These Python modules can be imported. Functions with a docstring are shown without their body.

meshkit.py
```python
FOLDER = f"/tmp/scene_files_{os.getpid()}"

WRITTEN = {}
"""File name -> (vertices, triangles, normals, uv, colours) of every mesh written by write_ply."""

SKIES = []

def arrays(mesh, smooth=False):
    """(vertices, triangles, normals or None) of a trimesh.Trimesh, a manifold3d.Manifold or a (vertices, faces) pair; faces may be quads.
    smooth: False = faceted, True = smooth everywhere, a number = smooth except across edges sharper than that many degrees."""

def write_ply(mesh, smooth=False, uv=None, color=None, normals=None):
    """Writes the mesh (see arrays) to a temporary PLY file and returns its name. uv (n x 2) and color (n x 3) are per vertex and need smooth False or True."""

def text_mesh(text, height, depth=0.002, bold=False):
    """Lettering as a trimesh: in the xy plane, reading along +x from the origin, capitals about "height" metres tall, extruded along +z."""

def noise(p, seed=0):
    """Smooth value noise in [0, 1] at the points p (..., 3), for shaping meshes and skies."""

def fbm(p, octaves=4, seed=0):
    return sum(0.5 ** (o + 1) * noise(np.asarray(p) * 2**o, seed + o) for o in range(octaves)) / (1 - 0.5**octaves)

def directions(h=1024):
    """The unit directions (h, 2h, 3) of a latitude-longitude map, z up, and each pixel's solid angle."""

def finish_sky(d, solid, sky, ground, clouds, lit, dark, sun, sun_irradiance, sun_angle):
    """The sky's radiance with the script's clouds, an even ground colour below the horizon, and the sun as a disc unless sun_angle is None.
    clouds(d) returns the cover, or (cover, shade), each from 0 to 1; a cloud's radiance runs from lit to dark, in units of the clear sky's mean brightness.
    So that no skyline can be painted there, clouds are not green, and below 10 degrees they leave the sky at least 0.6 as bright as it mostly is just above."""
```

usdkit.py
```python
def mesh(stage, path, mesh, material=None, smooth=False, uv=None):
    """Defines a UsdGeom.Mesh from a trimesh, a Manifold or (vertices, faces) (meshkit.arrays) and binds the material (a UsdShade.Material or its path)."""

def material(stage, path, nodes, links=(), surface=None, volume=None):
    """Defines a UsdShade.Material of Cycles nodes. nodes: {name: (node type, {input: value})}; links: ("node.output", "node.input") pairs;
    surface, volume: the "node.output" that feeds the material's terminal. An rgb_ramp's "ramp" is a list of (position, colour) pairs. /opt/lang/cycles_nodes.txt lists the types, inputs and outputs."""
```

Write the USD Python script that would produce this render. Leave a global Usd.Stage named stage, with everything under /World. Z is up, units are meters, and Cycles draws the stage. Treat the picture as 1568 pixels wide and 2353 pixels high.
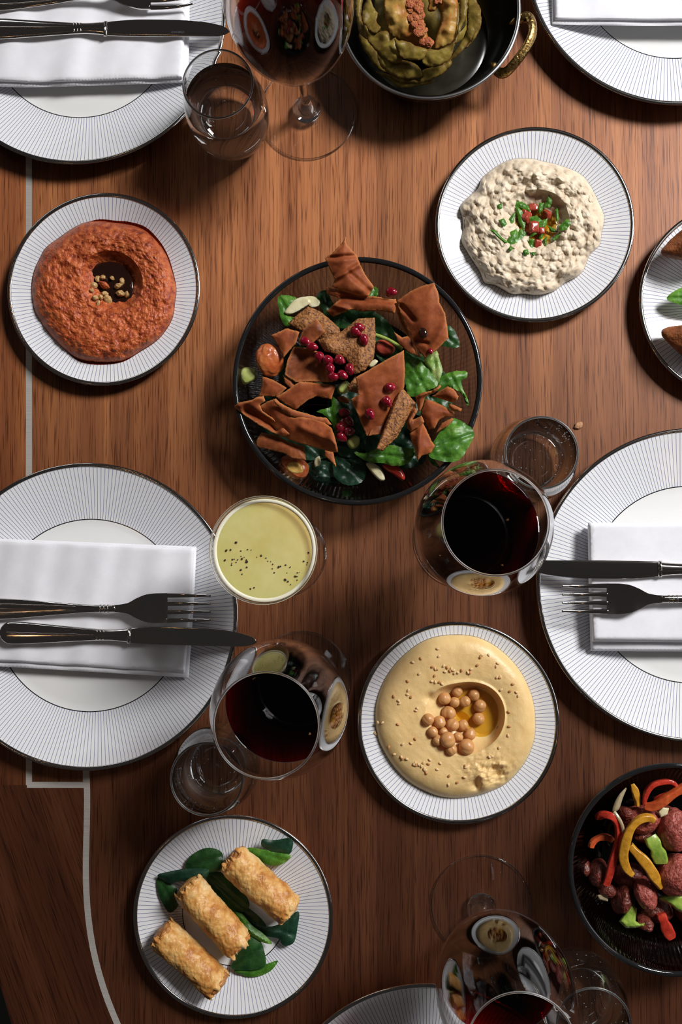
import math, random
import numpy as np, trimesh, usdkit, meshkit
from pxr import Usd, UsdGeom, UsdLux, UsdShade, Gf, Sdf
from scipy.spatial import Delaunay
from scipy.interpolate import CubicSpline, PchipInterpolator
import shapely.geometry as sg
import shapely
from shapely.ops import unary_union

stage = Usd.Stage.CreateInMemory()
UsdGeom.SetStageUpAxis(stage, 'Z'); UsdGeom.SetStageMetersPerUnit(stage, 1.0)
W = UsdGeom.Xform.Define(stage, '/World')
PI = math.pi

# ---------------------------------------------------------------- camera
TAB = 0.75            # table top height
CH = 0.82             # camera height above the table
FPX = 2050.0          # focal length in pixels of the 1568 x 2353 frame
PPX, PPY = 814.0, 1244.0   # principal point (lens shift)
NADX, NADY = 890.0, 1320.0 # the pixel straight below the lens
_d = np.array([(NADX-PPX)/FPX, -(NADY-PPY)/FPX, -1.0]); _d /= np.linalg.norm(_d)
# rotation taking _d (camera space) to world down, smallest turn
_a = np.cross(_d, [0, 0, -1.0]); _s = np.linalg.norm(_a); _c = _d @ np.array([0, 0, -1.0])
_K = np.array([[0, -_a[2], _a[1]], [_a[2], 0, -_a[0]], [-_a[1], _a[0], 0]])
ROT = np.eye(3) + _K + _K @ _K * ((1-_c)/_s**2)
CAM = np.array([0.0, 0.0, TAB+CH])
cam = UsdGeom.Camera.Define(stage, '/World/Camera')
HA = 24.0
cam.CreateHorizontalApertureAttr(HA)
cam.CreateVerticalApertureAttr(HA*2353/1568)
cam.CreateFocalLengthAttr(FPX*HA/1568)
cam.CreateHorizontalApertureOffsetAttr((784-PPX)*HA/1568)
cam.CreateVerticalApertureOffsetAttr((PPY-1176.5)*HA/1568)
cam.CreateClippingRangeAttr(Gf.Vec2f(0.05, 100))
cam.CreateExposureAttr(0.0)
_m = np.eye(4); _m[:3, :3] = ROT; _m[:3, 3] = CAM
cam.AddTransformOp().Set(Gf.Matrix4d(*_m.T.ravel().tolist()))

def at(px, py, z=0.0):
    """World points seen at pixels (px, py) at the height z (metres above the table top)."""
    px, py, z = np.broadcast_arrays(np.asarray(px, float), np.asarray(py, float), np.asarray(z, float))
    d = np.stack([(px-PPX)/FPX, -(py-PPY)/FPX, -np.ones_like(px)], -1) @ ROT.T
    t = (z+TAB-CAM[2])/d[..., 2]
    return CAM + d*t[..., None]

# ---------------------------------------------------------------- light
def look_at(op_prim, pos, target):
    pos, target = np.array(pos, float), np.array(target, float)
    f = target-pos; f /= np.linalg.norm(f)
    zc = -f; xc = np.cross([0, 0, 1.0], zc); xc /= np.linalg.norm(xc); yc = np.cross(zc, xc)
    m = np.eye(4); m[:3, 0], m[:3, 1], m[:3, 2], m[:3, 3] = xc, yc, zc, pos
    op_prim.AddTransformOp().Set(Gf.Matrix4d(*m.T.ravel().tolist()))

key = UsdLux.RectLight.Define(stage, '/World/window_light')
key.CreateWidthAttr(0.68); key.CreateHeightAttr(0.68)
key.CreateIntensityAttr(60.0); key.CreateColorAttr(Gf.Vec3f(1.0, 0.985, 0.975))
look_at(key, (1.50, 1.30, TAB+1.85), (0.0, 0.0, TAB))
dome = UsdLux.DomeLight.Define(stage, '/World/room_light')
dome.CreateIntensityAttr(0.009); dome.CreateColorAttr(Gf.Vec3f(1.0, 0.93, 0.9))
win = UsdLux.RectLight.Define(stage, '/World/side_window_light')
win.CreateWidthAttr(1.5); win.CreateHeightAttr(0.40); win.CreateIntensityAttr(8.0); win.CreateColorAttr(Gf.Vec3f(0.93, 0.97, 1.0))
look_at(win, (2.8, 0.45, TAB+0.8), (0.1, 0.1, TAB))
win2 = UsdLux.RectLight.Define(stage, '/World/back_window_light')
win2.CreateWidthAttr(1.2); win2.CreateHeightAttr(0.35); win2.CreateIntensityAttr(3.5); win2.CreateColorAttr(Gf.Vec3f(0.93, 0.97, 1.0))
look_at(win2, (-1.6, 2.3, TAB+1.0), (0.0, 0.1, TAB))
for i, (x, y, z) in enumerate([(-0.55, 0.75, 1.5), (-0.9, -0.35, 1.4), (0.9, -0.5, 1.5)]):
    b = UsdLux.SphereLight.Define(stage, f'/World/pendant_bulb_light_{i+1:03d}')
    b.CreateRadiusAttr(0.022); b.CreateIntensityAttr(26.0); b.CreateColorAttr(Gf.Vec3f(1.0, 0.55, 0.25))
    b.AddTranslateOp().Set(Gf.Vec3d(x, y, TAB+z))

# ---------------------------------------------------------------- materials
def mat(name, nodes, links=(), surface='p.BSDF', volume=None):
    return usdkit.material(stage, '/World/Looks/'+name, nodes, links, surface=surface, volume=volume)

def plain(name, color, rough=0.5, **kw):
    return mat(name, {'p': ('principled_bsdf', dict(base_color=color, roughness=rough, **kw))})

def speckle(name, stops, scale=200, rough=0.5, bump=0.0, bscale=None, detail=4, dist=0.001, extra=None, coord='object', squash=(1, 1, 1), **kw):
    """Noise-coloured surface with a fine bump."""
    n = {'t': ('texture_coordinate', {}), 'm': ('mapping', {'scale': squash}), 'n': ('noise_texture', {'scale': scale, 'detail': detail, 'roughness': 0.6}),
         'r': ('rgb_ramp', {'ramp': stops}), 'p': ('principled_bsdf', dict(roughness=rough, **kw))}
    l = [('t.object', 'm.vector'), ('m.vector', 'n.vector'), ('n.fac', 'r.fac'), ('r.color', 'p.base_color')]
    if coord == 'world':
        n['t'] = ('geometry', {}); l[0] = ('t.position', 'm.vector')
    if bump:
        n['bn'] = ('noise_texture', {'scale': bscale or scale*2, 'detail': 3})
        n['b'] = ('bump', {'strength': bump, 'distance': dist})
        l += [('m.vector', 'bn.vector'), ('bn.fac', 'b.height'), ('b.normal', 'p.normal')]
    return mat(name, n, l)

def wood(name, angle, off, bright=1.0, red=1.0):
    c = lambda r, g, b: (r*bright*red, g*bright, b*bright/red)
    nodes = {
        'g': ('geometry', {}),
        'rot': ('mapping', {'rotation': (0, 0, angle), 'location': (off, off*0.7, 0)}),
        'm1': ('mapping', {'scale': (60, 0.9, 1)}), 'n1': ('noise_texture', {'scale': 1.0, 'detail': 3, 'roughness': 0.5}),
        'm2': ('mapping', {'scale': (950, 30, 1)}), 'n2': ('noise_texture', {'scale': 1.0, 'detail': 2, 'roughness': 0.5}),
        'm3': ('mapping', {'scale': (330, 2.6, 1)}), 'n3': ('noise_texture', {'scale': 1.0, 'detail': 4, 'roughness': 0.65}),
        'r1': ('rgb_ramp', {'ramp': [(0.25, c(.150, .060, .028)), (0.45, c(.195, .080, .036)), (0.58, c(.225, .096, .042)), (0.75, c(.265, .118, .052))]}),
        'r2': ('rgb_ramp', {'ramp': [(0.32, (.40, .33, .31)), (0.45, (.92, .90, .88)), (0.55, (1, 1, 1)), (1, (1, 1, 1))]}),
        'r3': ('rgb_ramp', {'ramp': [(0.28, (.58, .53, .50)), (0.42, (.88, .86, .84)), (0.55, (1, 1, 1)), (0.8, (1.10, 1.10, 1.10))]}),
        'x': ('mix', {'mix_type': 'multiply', 'fac': 1.0}), 'y': ('mix', {'mix_type': 'multiply', 'fac': 1.0}),
        'b': ('bump', {'strength': 0.25, 'distance': 0.0002}),
        'dk': ('mix', {'mix_type': 'multiply', 'fac': 1.0, 'color2': (.265, .20, .21)}), 'gl': ('mix', {'mix_type': 'multiply', 'fac': 1.0, 'color2': (1.42, 1.30, 1.12)}),
        'tg': ('combine_xyz', {'x': math.sin(-angle), 'y': math.cos(angle), 'z': 0.0}),
        # the lustre of polished wood fibres: a coloured gloss drawn out across the grain
        'an': ('glossy_bsdf', {'roughness': 0.74, 'anisotropy': 0.56}), 'ac': ('add_closure', {}),
        'p': ('principled_bsdf', {'roughness': 0.44, 'specular_ior_level': 0.30})}
    links = [('g.position', 'rot.vector'), ('y.color', 'dk.color1'), ('y.color', 'gl.color1'), ('gl.color', 'an.color'), ('tg.vector', 'an.tangent'), ('b.normal', 'an.normal'), ('p.BSDF', 'ac.closure1'), ('an.BSDF', 'ac.closure2')]
    for k in '123':
        links += [('rot.vector', f'm{k}.vector'), (f'm{k}.vector', f'n{k}.vector'), (f'n{k}.fac', f'r{k}.fac')]
    links += [('r1.color', 'x.color1'), ('r2.color', 'x.color2'), ('x.color', 'y.color1'), ('r3.color', 'y.color2'), ('dk.color', 'p.base_color'), ('n2.fac', 'b.height'), ('b.normal', 'p.normal')]
    return mat(name, nodes, links, surface='ac.closure')

WOODS = [wood(f'walnut_{k}', 0.004*k-0.01, 1.37*k, bb, rr) for k, (bb, rr) in enumerate([(1.0, 1.0), (1.12, .98), (.84, 1.03), (1.05, 1.0), (.92, 1.0), (.78, 1.02)])]
WOOD_RED = wood('walnut_border', 0.0, 3.3, .80, 1.10)
WOOD_BURL = wood('walnut_corner', -0.36, 7.1, .85, 1.07)

def plate_mat(name, n, r_in, r_out, ring):
    nodes = {'t': ('texture_coordinate', {}), 's': ('separate_xyz', {}),
             'a': ('math', {'math_type': 'arctan2'}), 'k': ('math', {'math_type': 'multiply', 'value2': n/(2*PI)}),
             'f': ('math', {'math_type': 'fraction'}), 'h': ('math', {'math_type': 'subtract', 'value2': 0.5}), 'ab': ('math', {'math_type': 'absolute'}),
             'x2': ('math', {'math_type': 'multiply'}), 'y2': ('math', {'math_type': 'multiply'}), 'sm': ('math', {'math_type': 'add'}), 'rr': ('math', {'math_type': 'sqrt'}),
             'wd': ('math', {'math_type': 'multiply'}), 'wd2': ('math', {'math_type': 'multiply', 'value2': 2*PI/n}),
             'ln': ('math', {'math_type': 'less_than', 'value2': 0.00024}),
             'gi': ('math', {'math_type': 'greater_than', 'value2': r_in}), 'go': ('math', {'math_type': 'less_than', 'value2': r_out}),
             'm1': ('math', {'math_type': 'multiply'}), 'm2': ('math', {'math_type': 'multiply'}),
             'rc': ('math', {'math_type': 'compare', 'value2': r_in-0.0003, 'value3': ring}),
             'up': ('separate_xyz', {}), 'gn': ('geometry', {}), 'upg': ('math', {'math_type': 'greater_than', 'value2': 0.0}), 'm3': ('math', {'math_type': 'multiply'}),
             'cz': ('mix', {'mix_type': 'mix', 'color1': (.80, .80, .785), 'color2': (.800, .805, .815)}),
             'c': ('mix', {'mix_type': 'mix', 'color2': (.235, .24, .385)}),
             'c2': ('mix', {'mix_type': 'mix', 'color2': (.03, .03, .035)}),
             'p': ('principled_bsdf', {'roughness': 0.14, 'specular_ior_level': 0.38})}
    links = [('t.object', 's.vector'), ('s.y', 'a.value1'), ('s.x', 'a.value2'), ('a.value', 'k.value1'), ('k.value', 'f.value1'), ('f.value', 'h.value1'), ('h.value', 'ab.value1'),
             ('s.x', 'x2.value1'), ('s.x', 'x2.value2'), ('s.y', 'y2.value1'), ('s.y', 'y2.value2'), ('x2.value', 'sm.value1'), ('y2.value', 'sm.value2'), ('sm.value', 'rr.value1'),
             ('ab.value', 'wd.value1'), ('rr.value', 'wd.value2'), ('wd.value', 'wd2.value1'), ('wd2.value', 'ln.value1'),
             ('rr.value', 'gi.value1'), ('rr.value', 'go.value1'), ('gi.value', 'm1.value1'), ('go.value', 'm1.value2'), ('m1.value', 'm2.value1'), ('ln.value', 'm2.value2'),
             ('gn.normal', 'up.vector'), ('up.z', 'upg.value1'), ('m2.value', 'm3.value1'), ('upg.value', 'm3.value2'),
             ('gi.value', 'cz.fac'), ('cz.color', 'c.color1'), ('m3.value', 'c.fac'), ('rr.value', 'rc.value1'), ('c.color', 'c2.color1'), ('rc.value', 'c2.fac'), ('c2.color', 'p.base_color')]
    return mat(name, nodes, links)

def pane(name, tint=(1, 1, 1), f0=0.04, rough=0.0, bump=None):
    nodes = {'lw': ('layer_weight', {'blend': 0.5}), 'pw': ('math', {'math_type': 'power', 'value2': 5.0}), 'ml': ('math', {'math_type': 'multiply', 'value2': 1-f0}), 'ad': ('math', {'math_type': 'add', 'value2': f0, 'use_clamp': True}),
             't': ('transparent_bsdf', {'color': tint}), 'g': ('glossy_bsdf', {'color': (1, 1, 1), 'roughness': rough}), 'x': ('mix_closure', {})}
    links = [('lw.facing', 'pw.value1'), ('pw.value', 'ml.value1'), ('ml.value', 'ad.value1'), ('ad.value', 'x.fac'), ('t.BSDF', 'x.closure1'), ('g.BSDF', 'x.closure2')]
    return mat(name, nodes, links, surface='x.closure')

M = {}
M['dinner'] = plate_mat('dinner_porcelain', 232, 0.0886, 0.1368, 0.00045)
M['side'] = plate_mat('side_porcelain', 142, 0.0475, 0.0880, 0.0004)
M['platinum'] = plain('platinum_band', (.55, .53, .51), 0.14, metallic=1.0)
M['inlay'] = speckle('brushed_inlay', [(0.3, (.50, .46, .42)), (0.7, (.62, .58, .54))], 900, 0.42, coord='world', squash=(.05, 1, 1), metallic=0.35)
M['cloth'] = speckle('napkin_cotton', [(0.3, (.80, .80, .845)), (0.7, (.86, .86, .90))], 60, 0.9, bump=0.25, bscale=2600, dist=0.0003, sheen_weight=0.2)
M['steel'] = plain('polished_steel', (.60, .57, .54), 0.10, metallic=1.0)
M['steel_dull'] = plain('worn_steel', (.56, .53, .50), 0.17, metallic=1.0)
M['engrave'] = plain('engraving', (.10, .10, .115), 0.5, metallic=0.6)
M['pane'] = pane('thin_glass', (.985, .985, .985), 0.035)
M['rim_glass'] = mat('polished_rim_glass', {'p': ('glass_bsdf', {'color': (1, 1, 1), 'roughness': 0.32, 'IOR': 1.5})})
M['glass'] = mat('solid_glass', {'p': ('glass_bsdf', {'color': (.99, .995, .99), 'roughness': 0.0, 'IOR': 1.5})})
M['water'] = mat('water', {'p': ('glass_bsdf', {'color': (.995, .995, .995), 'roughness': 0.0, 'IOR': 1.33})})
M['wine'] = mat('red_wine', {'lw': ('layer_weight', {'blend': 0.5}), 'pw': ('math', {'math_type': 'power', 'value2': 5.0}), 'ml': ('math', {'math_type': 'multiply', 'value2': .97}), 'ad': ('math', {'math_type': 'add', 'value2': .022, 'use_clamp': True}),
    't': ('transparent_bsdf', {'color': (.62, .16, .19)}), 'g': ('glossy_bsdf', {'color': (1, 1, 1), 'roughness': 0.0}), 'x': ('mix_closure', {}), 'v': ('absorption_volume', {'color': (.80, .0, .06), 'density': 480.0})},
    [('lw.facing', 'pw.value1'), ('pw.value', 'ml.value1'), ('ml.value', 'ad.value1'), ('ad.value', 'x.fac'), ('t.BSDF', 'x.closure1'), ('g.BSDF', 'x.closure2')], surface='x.closure', volume='v.volume')
def ribbed(name, c1, c2, n):
    nodes = {'tc': ('texture_coordinate', {}), 's': ('separate_xyz', {}), 'a': ('math', {'math_type': 'arctan2'}), 'k': ('math', {'math_type': 'multiply', 'value2': float(n)}), 'sn': ('math', {'math_type': 'sine'}),
             'mr': ('map_range', {'from_min': -1.0, 'from_max': 1.0, 'to_min': 0.0, 'to_max': 1.0}), 'c': ('mix', {'mix_type': 'mix', 'color1': c1, 'color2': c2}),
             'b': ('bump', {'strength': 0.5, 'distance': 0.0006}), 'lw': ('layer_weight', {'blend': 0.5}), 'pw': ('math', {'math_type': 'power', 'value2': 5.0}), 'ml': ('math', {'math_type': 'multiply', 'value2': .95}), 'ad': ('math', {'math_type': 'add', 'value2': .05, 'use_clamp': True}),
             't': ('transparent_bsdf', {}), 'g': ('glossy_bsdf', {'color': (1, 1, 1), 'roughness': 0.08}), 'x': ('mix_closure', {})}
    links = [('tc.object', 's.vector'), ('s.y', 'a.value1'), ('s.x', 'a.value2'), ('a.value', 'k.value1'), ('k.value', 'sn.value1'), ('sn.value', 'mr.value'), ('mr.result', 'c.fac'), ('c.color', 't.color'), ('sn.value', 'b.height'), ('b.normal', 'g.normal'),
             ('lw.facing', 'pw.value1'), ('pw.value', 'ml.value1'), ('ml.value', 'ad.value1'), ('ad.value', 'x.fac'), ('t.BSDF', 'x.closure1'), ('g.BSDF', 'x.closure2')]
    return mat(name, nodes, links, surface='x.closure')
M['smoke'] = ribbed('smoked_glass', (.47, .475, .485), (.53, .535, .545), 150)
M['smoke2'] = ribbed('dark_smoked_glass', (.22, .20, .19), (.32, .29, .28), 130)
M['smoke_dark'] = pane('smoked_glass_base', (.12, .11, .10), 0.05)
M['smoke_rim'] = plain('smoked_rim', (.012, .012, .013), 0.06, specular_ior_level=0.6)
M['cocktail'] = speckle('pale_cocktail', [(0.3, (.56, .47, .135)), (0.7, (.68, .60, .25))], 30, 0.25, coord='world', specular_ior_level=0.4, subsurface_weight=0.3, subsurface_scale=0.004)
M['foam'] = plain('foam', (.80, .76, .60), 0.5)
M['pepper'] = plain('black_pepper', (.02, .017, .015), 0.7)
M['bubble'] = plain('bubble', (.80, .82, .85), 0.1)
M['muhammara'] = speckle('muhammara', [(0.27, (.16, .018, .007)), (0.42, (.36, .062, .017)), (0.55, (.52, .115, .030)), (0.68, (.60, .160, .044)), (0.82, (.68, .31, .10))], 170, 0.34, bump=0.7, bscale=620, dist=0.0014, specular_ior_level=0.5)
M['molasses'] = plain('dark_oil', (.018, .006, .004), 0.05, specular_ior_level=0.6)
M['orange_oil'] = mat('orange_oil', {'t': ('transparent_bsdf', {'color': (.62, .25, .06)}), 'g': ('glossy_bsdf', {'color': (1, 1, 1), 'roughness': 0.03}), 'x': ('mix_closure', {'fac': 0.05})}, [('t.BSDF', 'x.closure1'), ('g.BSDF', 'x.closure2')], surface='x.closure')
M['gold_oil'] = mat('olive_oil', {'t': ('transparent_bsdf', {'color': (.93, .78, .33)}), 'g': ('glossy_bsdf', {'color': (1, 1, 1), 'roughness': 0.02}), 'x': ('mix_closure', {'fac': 0.07})}, [('t.BSDF', 'x.closure1'), ('g.BSDF', 'x.closure2')], surface='x.closure')
M['baba'] = speckle('aubergine_dip', [(0.25, (.56, .42, .28)), (0.5, (.70, .575, .42)), (0.75, (.79, .69, .54))], 110, 0.46, bump=0.35, bscale=420, dist=0.0010, specular_ior_level=0.35)
M['hummus'] = speckle('hummus', [(0.3, (.735, .485, .20)), (0.7, (.80, .56, .255))], 90, 0.42, bump=0.25, bscale=700, dist=0.0006, subsurface_weight=0.15, subsurface_scale=0.002)
M['chickpea'] = speckle('chickpea', [(0.3, (.52, .245, .082)), (0.7, (.65, .35, .135))], 150, 0.36, bump=0.2, bscale=900, dist=0.0004, subsurface_weight=0.2, subsurface_scale=0.002)
M['sesame'] = plain('sesame', (.72, .50, .25), 0.5)
M['sesame_dark'] = plain('toasted_sesame', (.50, .24, .08), 0.5)
M['walnut'] = speckle('walnut_nut', [(0.3, (.38, .19, .06)), (0.7, (.68, .47, .20))], 260, 0.35, bump=0.5, bscale=800)
def crisp_mat(name, stops, edge, rough):
    nodes = {'t': ('texture_coordinate', {}), 'n': ('noise_texture', {'scale': 48, 'detail': 6, 'roughness': 0.68}), 'r': ('rgb_ramp', {'ramp': stops}), 'bn': ('noise_texture', {'scale': 420, 'detail': 4}), 'b': ('bump', {'strength': 0.30, 'distance': 0.0006}),
             'at': ('attribute', {'attribute': 'rimness'}), 'ml': ('math', {'math_type': 'multiply', 'value2': .75}), 'x': ('mix', {'mix_type': 'mix', 'color2': edge}), 'p': ('principled_bsdf', {'roughness': rough, 'specular_ior_level': 0.14})}
    links = [('t.object', 'n.vector'), ('t.object', 'bn.vector'), ('n.fac', 'r.fac'), ('r.color', 'x.color1'), ('at.fac', 'ml.value1'), ('ml.value', 'x.fac'), ('x.color', 'p.base_color'), ('bn.fac', 'b.height'), ('b.normal', 'p.normal')]
    return mat(name, nodes, links)
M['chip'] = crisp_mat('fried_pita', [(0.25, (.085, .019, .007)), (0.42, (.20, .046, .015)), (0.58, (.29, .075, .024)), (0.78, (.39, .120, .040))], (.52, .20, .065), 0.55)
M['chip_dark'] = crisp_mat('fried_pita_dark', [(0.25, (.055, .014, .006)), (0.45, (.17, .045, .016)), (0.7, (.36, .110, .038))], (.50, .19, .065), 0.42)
M['toast'] = speckle('toasted_pita_inside', [(0.34, (.055, .017, .006)), (0.46, (.24, .088, .022)), (0.6, (.38, .155, .040)), (0.8, (.50, .235, .070))], 430, 0.6, bump=0.9, bscale=520, dist=0.0016)

def leaf_mat(name, c1, c2, c3, rough=0.40, trans=0.25, scale=90):
    nodes = {'t': ('texture_coordinate', {}), 'n': ('noise_texture', {'scale': scale, 'detail': 4}), 'r': ('rgb_ramp', {'ramp': [(0.3, c1), (0.52, c2), (0.75, c3)]}),
             'v': ('voronoi_texture', {'feature': 'distance_to_edge', 'scale': 210}), 'vr': ('rgb_ramp', {'ramp': [(0.0, (1.9, 1.75, 1.55)), (0.04, (1.15, 1.12, 1.1)), (0.09, (1, 1, 1)), (1, (1, 1, 1))]}),
             'x': ('mix', {'mix_type': 'multiply', 'fac': 0.7}), 'b': ('bump', {'strength': 0.5, 'distance': 0.0012}),
             'p': ('principled_bsdf', {'roughness': rough}), 'tr': ('translucent_bsdf', {}), 'mx': ('mix_closure', {'fac': trans})}
    links = [('t.object', 'n.vector'), ('t.object', 'v.vector'), ('n.fac', 'r.fac'), ('v.distance', 'vr.fac'), ('r.color', 'x.color1'), ('vr.color', 'x.color2'), ('x.color', 'p.base_color'), ('x.color', 'tr.color'),
             ('n.fac', 'b.height'), ('b.normal', 'p.normal'), ('p.BSDF', 'mx.closure1'), ('tr.BSDF', 'mx.closure2')]
    return mat(name, nodes, links, surface='mx.closure')
M['leaf'] = leaf_mat('lettuce_green', (.035, .12, .012), (.07, .22, .02), (.17, .34, .05))
M['leaf_light'] = leaf_mat('romaine_light', (.12, .26, .03), (.26, .40, .09), (.48, .55, .22))
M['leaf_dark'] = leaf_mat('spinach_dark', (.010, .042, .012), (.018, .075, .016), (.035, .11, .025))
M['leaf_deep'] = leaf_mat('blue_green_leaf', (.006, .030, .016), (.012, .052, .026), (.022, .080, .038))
M['herb'] = leaf_mat('parsley_green', (.045, .15, .012), (.085, .25, .022), (.16, .36, .05), 0.35, 0.3, 160)
M['basil'] = leaf_mat('bright_leaf', (.06, .21, .02), (.12, .32, .035), (.20, .42, .07))
M['stem'] = plain('pale_stem', (.30, .38, .08), 0.35)
M['pome'] = mat('pomegranate', {'t': ('texture_coordinate', {}), 'n': ('noise_texture', {'scale': 160, 'detail': 2}), 'r': ('rgb_ramp', {'ramp': [(0.3, (.085, .001, .006)), (0.52, (.22, .004, .015)), (0.66, (.40, .025, .04)), (0.78, (.60, .16, .15))]}), 'p': ('principled_bsdf', {'roughness': 0.12, 'coat_weight': 0.7, 'coat_roughness': 0.03})}, [('t.object', 'n.vector'), ('n.fac', 'r.fac'), ('r.color', 'p.base_color')])
M['tomato'] = speckle('tomato_skin', [(0.3, (.30, .055, .016)), (0.5, (.46, .11, .030)), (0.7, (.56, .20, .06))], 110, 0.25, bump=0.4, bscale=300)
M['tomato_seed'] = speckle('tomato_inside', [(0.3, (.55, .27, .05)), (0.7, (.72, .50, .15))], 220, 0.15, bump=0.7, bscale=300)
M['tomato_red'] = speckle('red_flesh', [(0.3, (.28, .035, .02)), (0.7, (.48, .085, .05))], 120, 0.2)
M['red_pep'] = speckle('red_pepper', [(0.3, (.34, .020, .012)), (0.6, (.54, .045, .024)), (0.8, (.60, .11, .05))], 170, 0.24, bump=0.5, bscale=300, dist=0.0008)
M['orange_pep'] = speckle('orange_red_pepper', [(0.3, (.42, .055, .016)), (0.6, (.58, .105, .028)), (0.8, (.62, .18, .06))], 170, 0.28, bump=0.5, bscale=300, dist=0.0008)
M['yellow_pep'] = speckle('yellow_pepper', [(0.3, (.40, .17, .012)), (0.6, (.58, .28, .026)), (0.8, (.62, .36, .06))], 170, 0.25, bump=0.5, bscale=300, dist=0.0008)
M['green_pep'] = speckle('green_pepper', [(0.3, (.16, .30, .035)), (0.7, (.38, .48, .085))], 150, 0.28, bump=0.5, bscale=300, dist=0.0008)
M['onion'] = plain('cooked_onion', (.46, .33, .20), 0.25, subsurface_weight=0.3, subsurface_scale=0.003)
M['white_veg'] = speckle('white_radish', [(0.3, (.58, .50, .26)), (0.7, (.78, .74, .52))], 70, 0.25)
M['cuke'] = speckle('cucumber', [(0.3, (.30, .36, .07)), (0.7, (.55, .58, .22))], 90, 0.2)
M['sausage'] = speckle('sausage', [(0.25, (.16, .026, .018)), (0.5, (.33, .066, .048)), (0.75, (.46, .13, .10))], 260, 0.42, bump=0.9, bscale=420, dist=0.0018)
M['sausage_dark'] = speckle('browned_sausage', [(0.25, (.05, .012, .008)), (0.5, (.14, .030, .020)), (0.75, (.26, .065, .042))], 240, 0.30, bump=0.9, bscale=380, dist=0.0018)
M['pastry'] = speckle('fried_pastry', [(0.28, (.28, .085, .016)), (0.40, (.50, .205, .046)), (0.52, (.66, .36, .110)), (0.66, (.75, .50, .225)), (0.80, (.80, .62, .38))], 62, 0.40, bump=0.6, bscale=330, dist=0.0012, specular_ior_level=0.35)
M['pastry_brown'] = speckle('browned_pastry', [(0.25, (.24, .075, .018)), (0.5, (.45, .18, .045)), (0.75, (.60, .30, .09))], 120, 0.4, bump=0.6, bscale=400, dist=0.001)
M['kibbeh'] = speckle('kibbeh_crust', [(0.25, (.13, .035, .012)), (0.5, (.27, .080, .024)), (0.75, (.40, .14, .045))], 180, 0.42, bump=0.7, bscale=500, dist=0.0012)
M['pan'] = plain('dark_pan_steel', (.085, .085, .08), 0.24, metallic=1.0)
M['pan_rim'] = plain('pan_rim_steel', (.42, .42, .42), 0.28, metallic=1.0)
M['brass'] = speckle('aged_brass', [(0.35, (.16, .09, .03)), (0.6, (.50, .32, .11))], 400, 0.3, bump=0.5, bscale=500, metallic=1.0)
M['artichoke'] = crisp_mat('artichoke_leaf', [(0.24, (.055, .030, .008)), (0.40, (.15, .098, .020)), (0.56, (.25, .185, .036)), (0.78, (.36, .28, .075))], (.13, .062, .016), 0.36)
M['artichoke_in'] = crisp_mat('artichoke_inner_leaf', [(0.25, (.34, .080, .020)), (0.42, (.38, .155, .034)), (0.55, (.40, .235, .055)), (0.8, (.46, .32, .095))], (.24, .09, .02), 0.34)
M['spice'] = speckle('red_spice_stuffing', [(0.25, (.22, .035, .012)), (0.45, (.38, .085, .022)), (0.65, (.46, .17, .045)), (0.8, (.48, .26, .08))], 260, 0.62, bump=0.9, bscale=600, dist=0.002)
M['broth'] = speckle('pale_broth', [(0.3, (.012, .011, .007)), (0.7, (.03, .028, .018))], 40, 0.2)
M['floor'] = speckle('dark_floor', [(0.3, (.020, .021, .020)), (0.7, (.035, .035, .032))], 6, 0.6, coord='world')
M['dark_wood'] = plain('table_core', (.05, .022, .012), 0.5)
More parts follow.
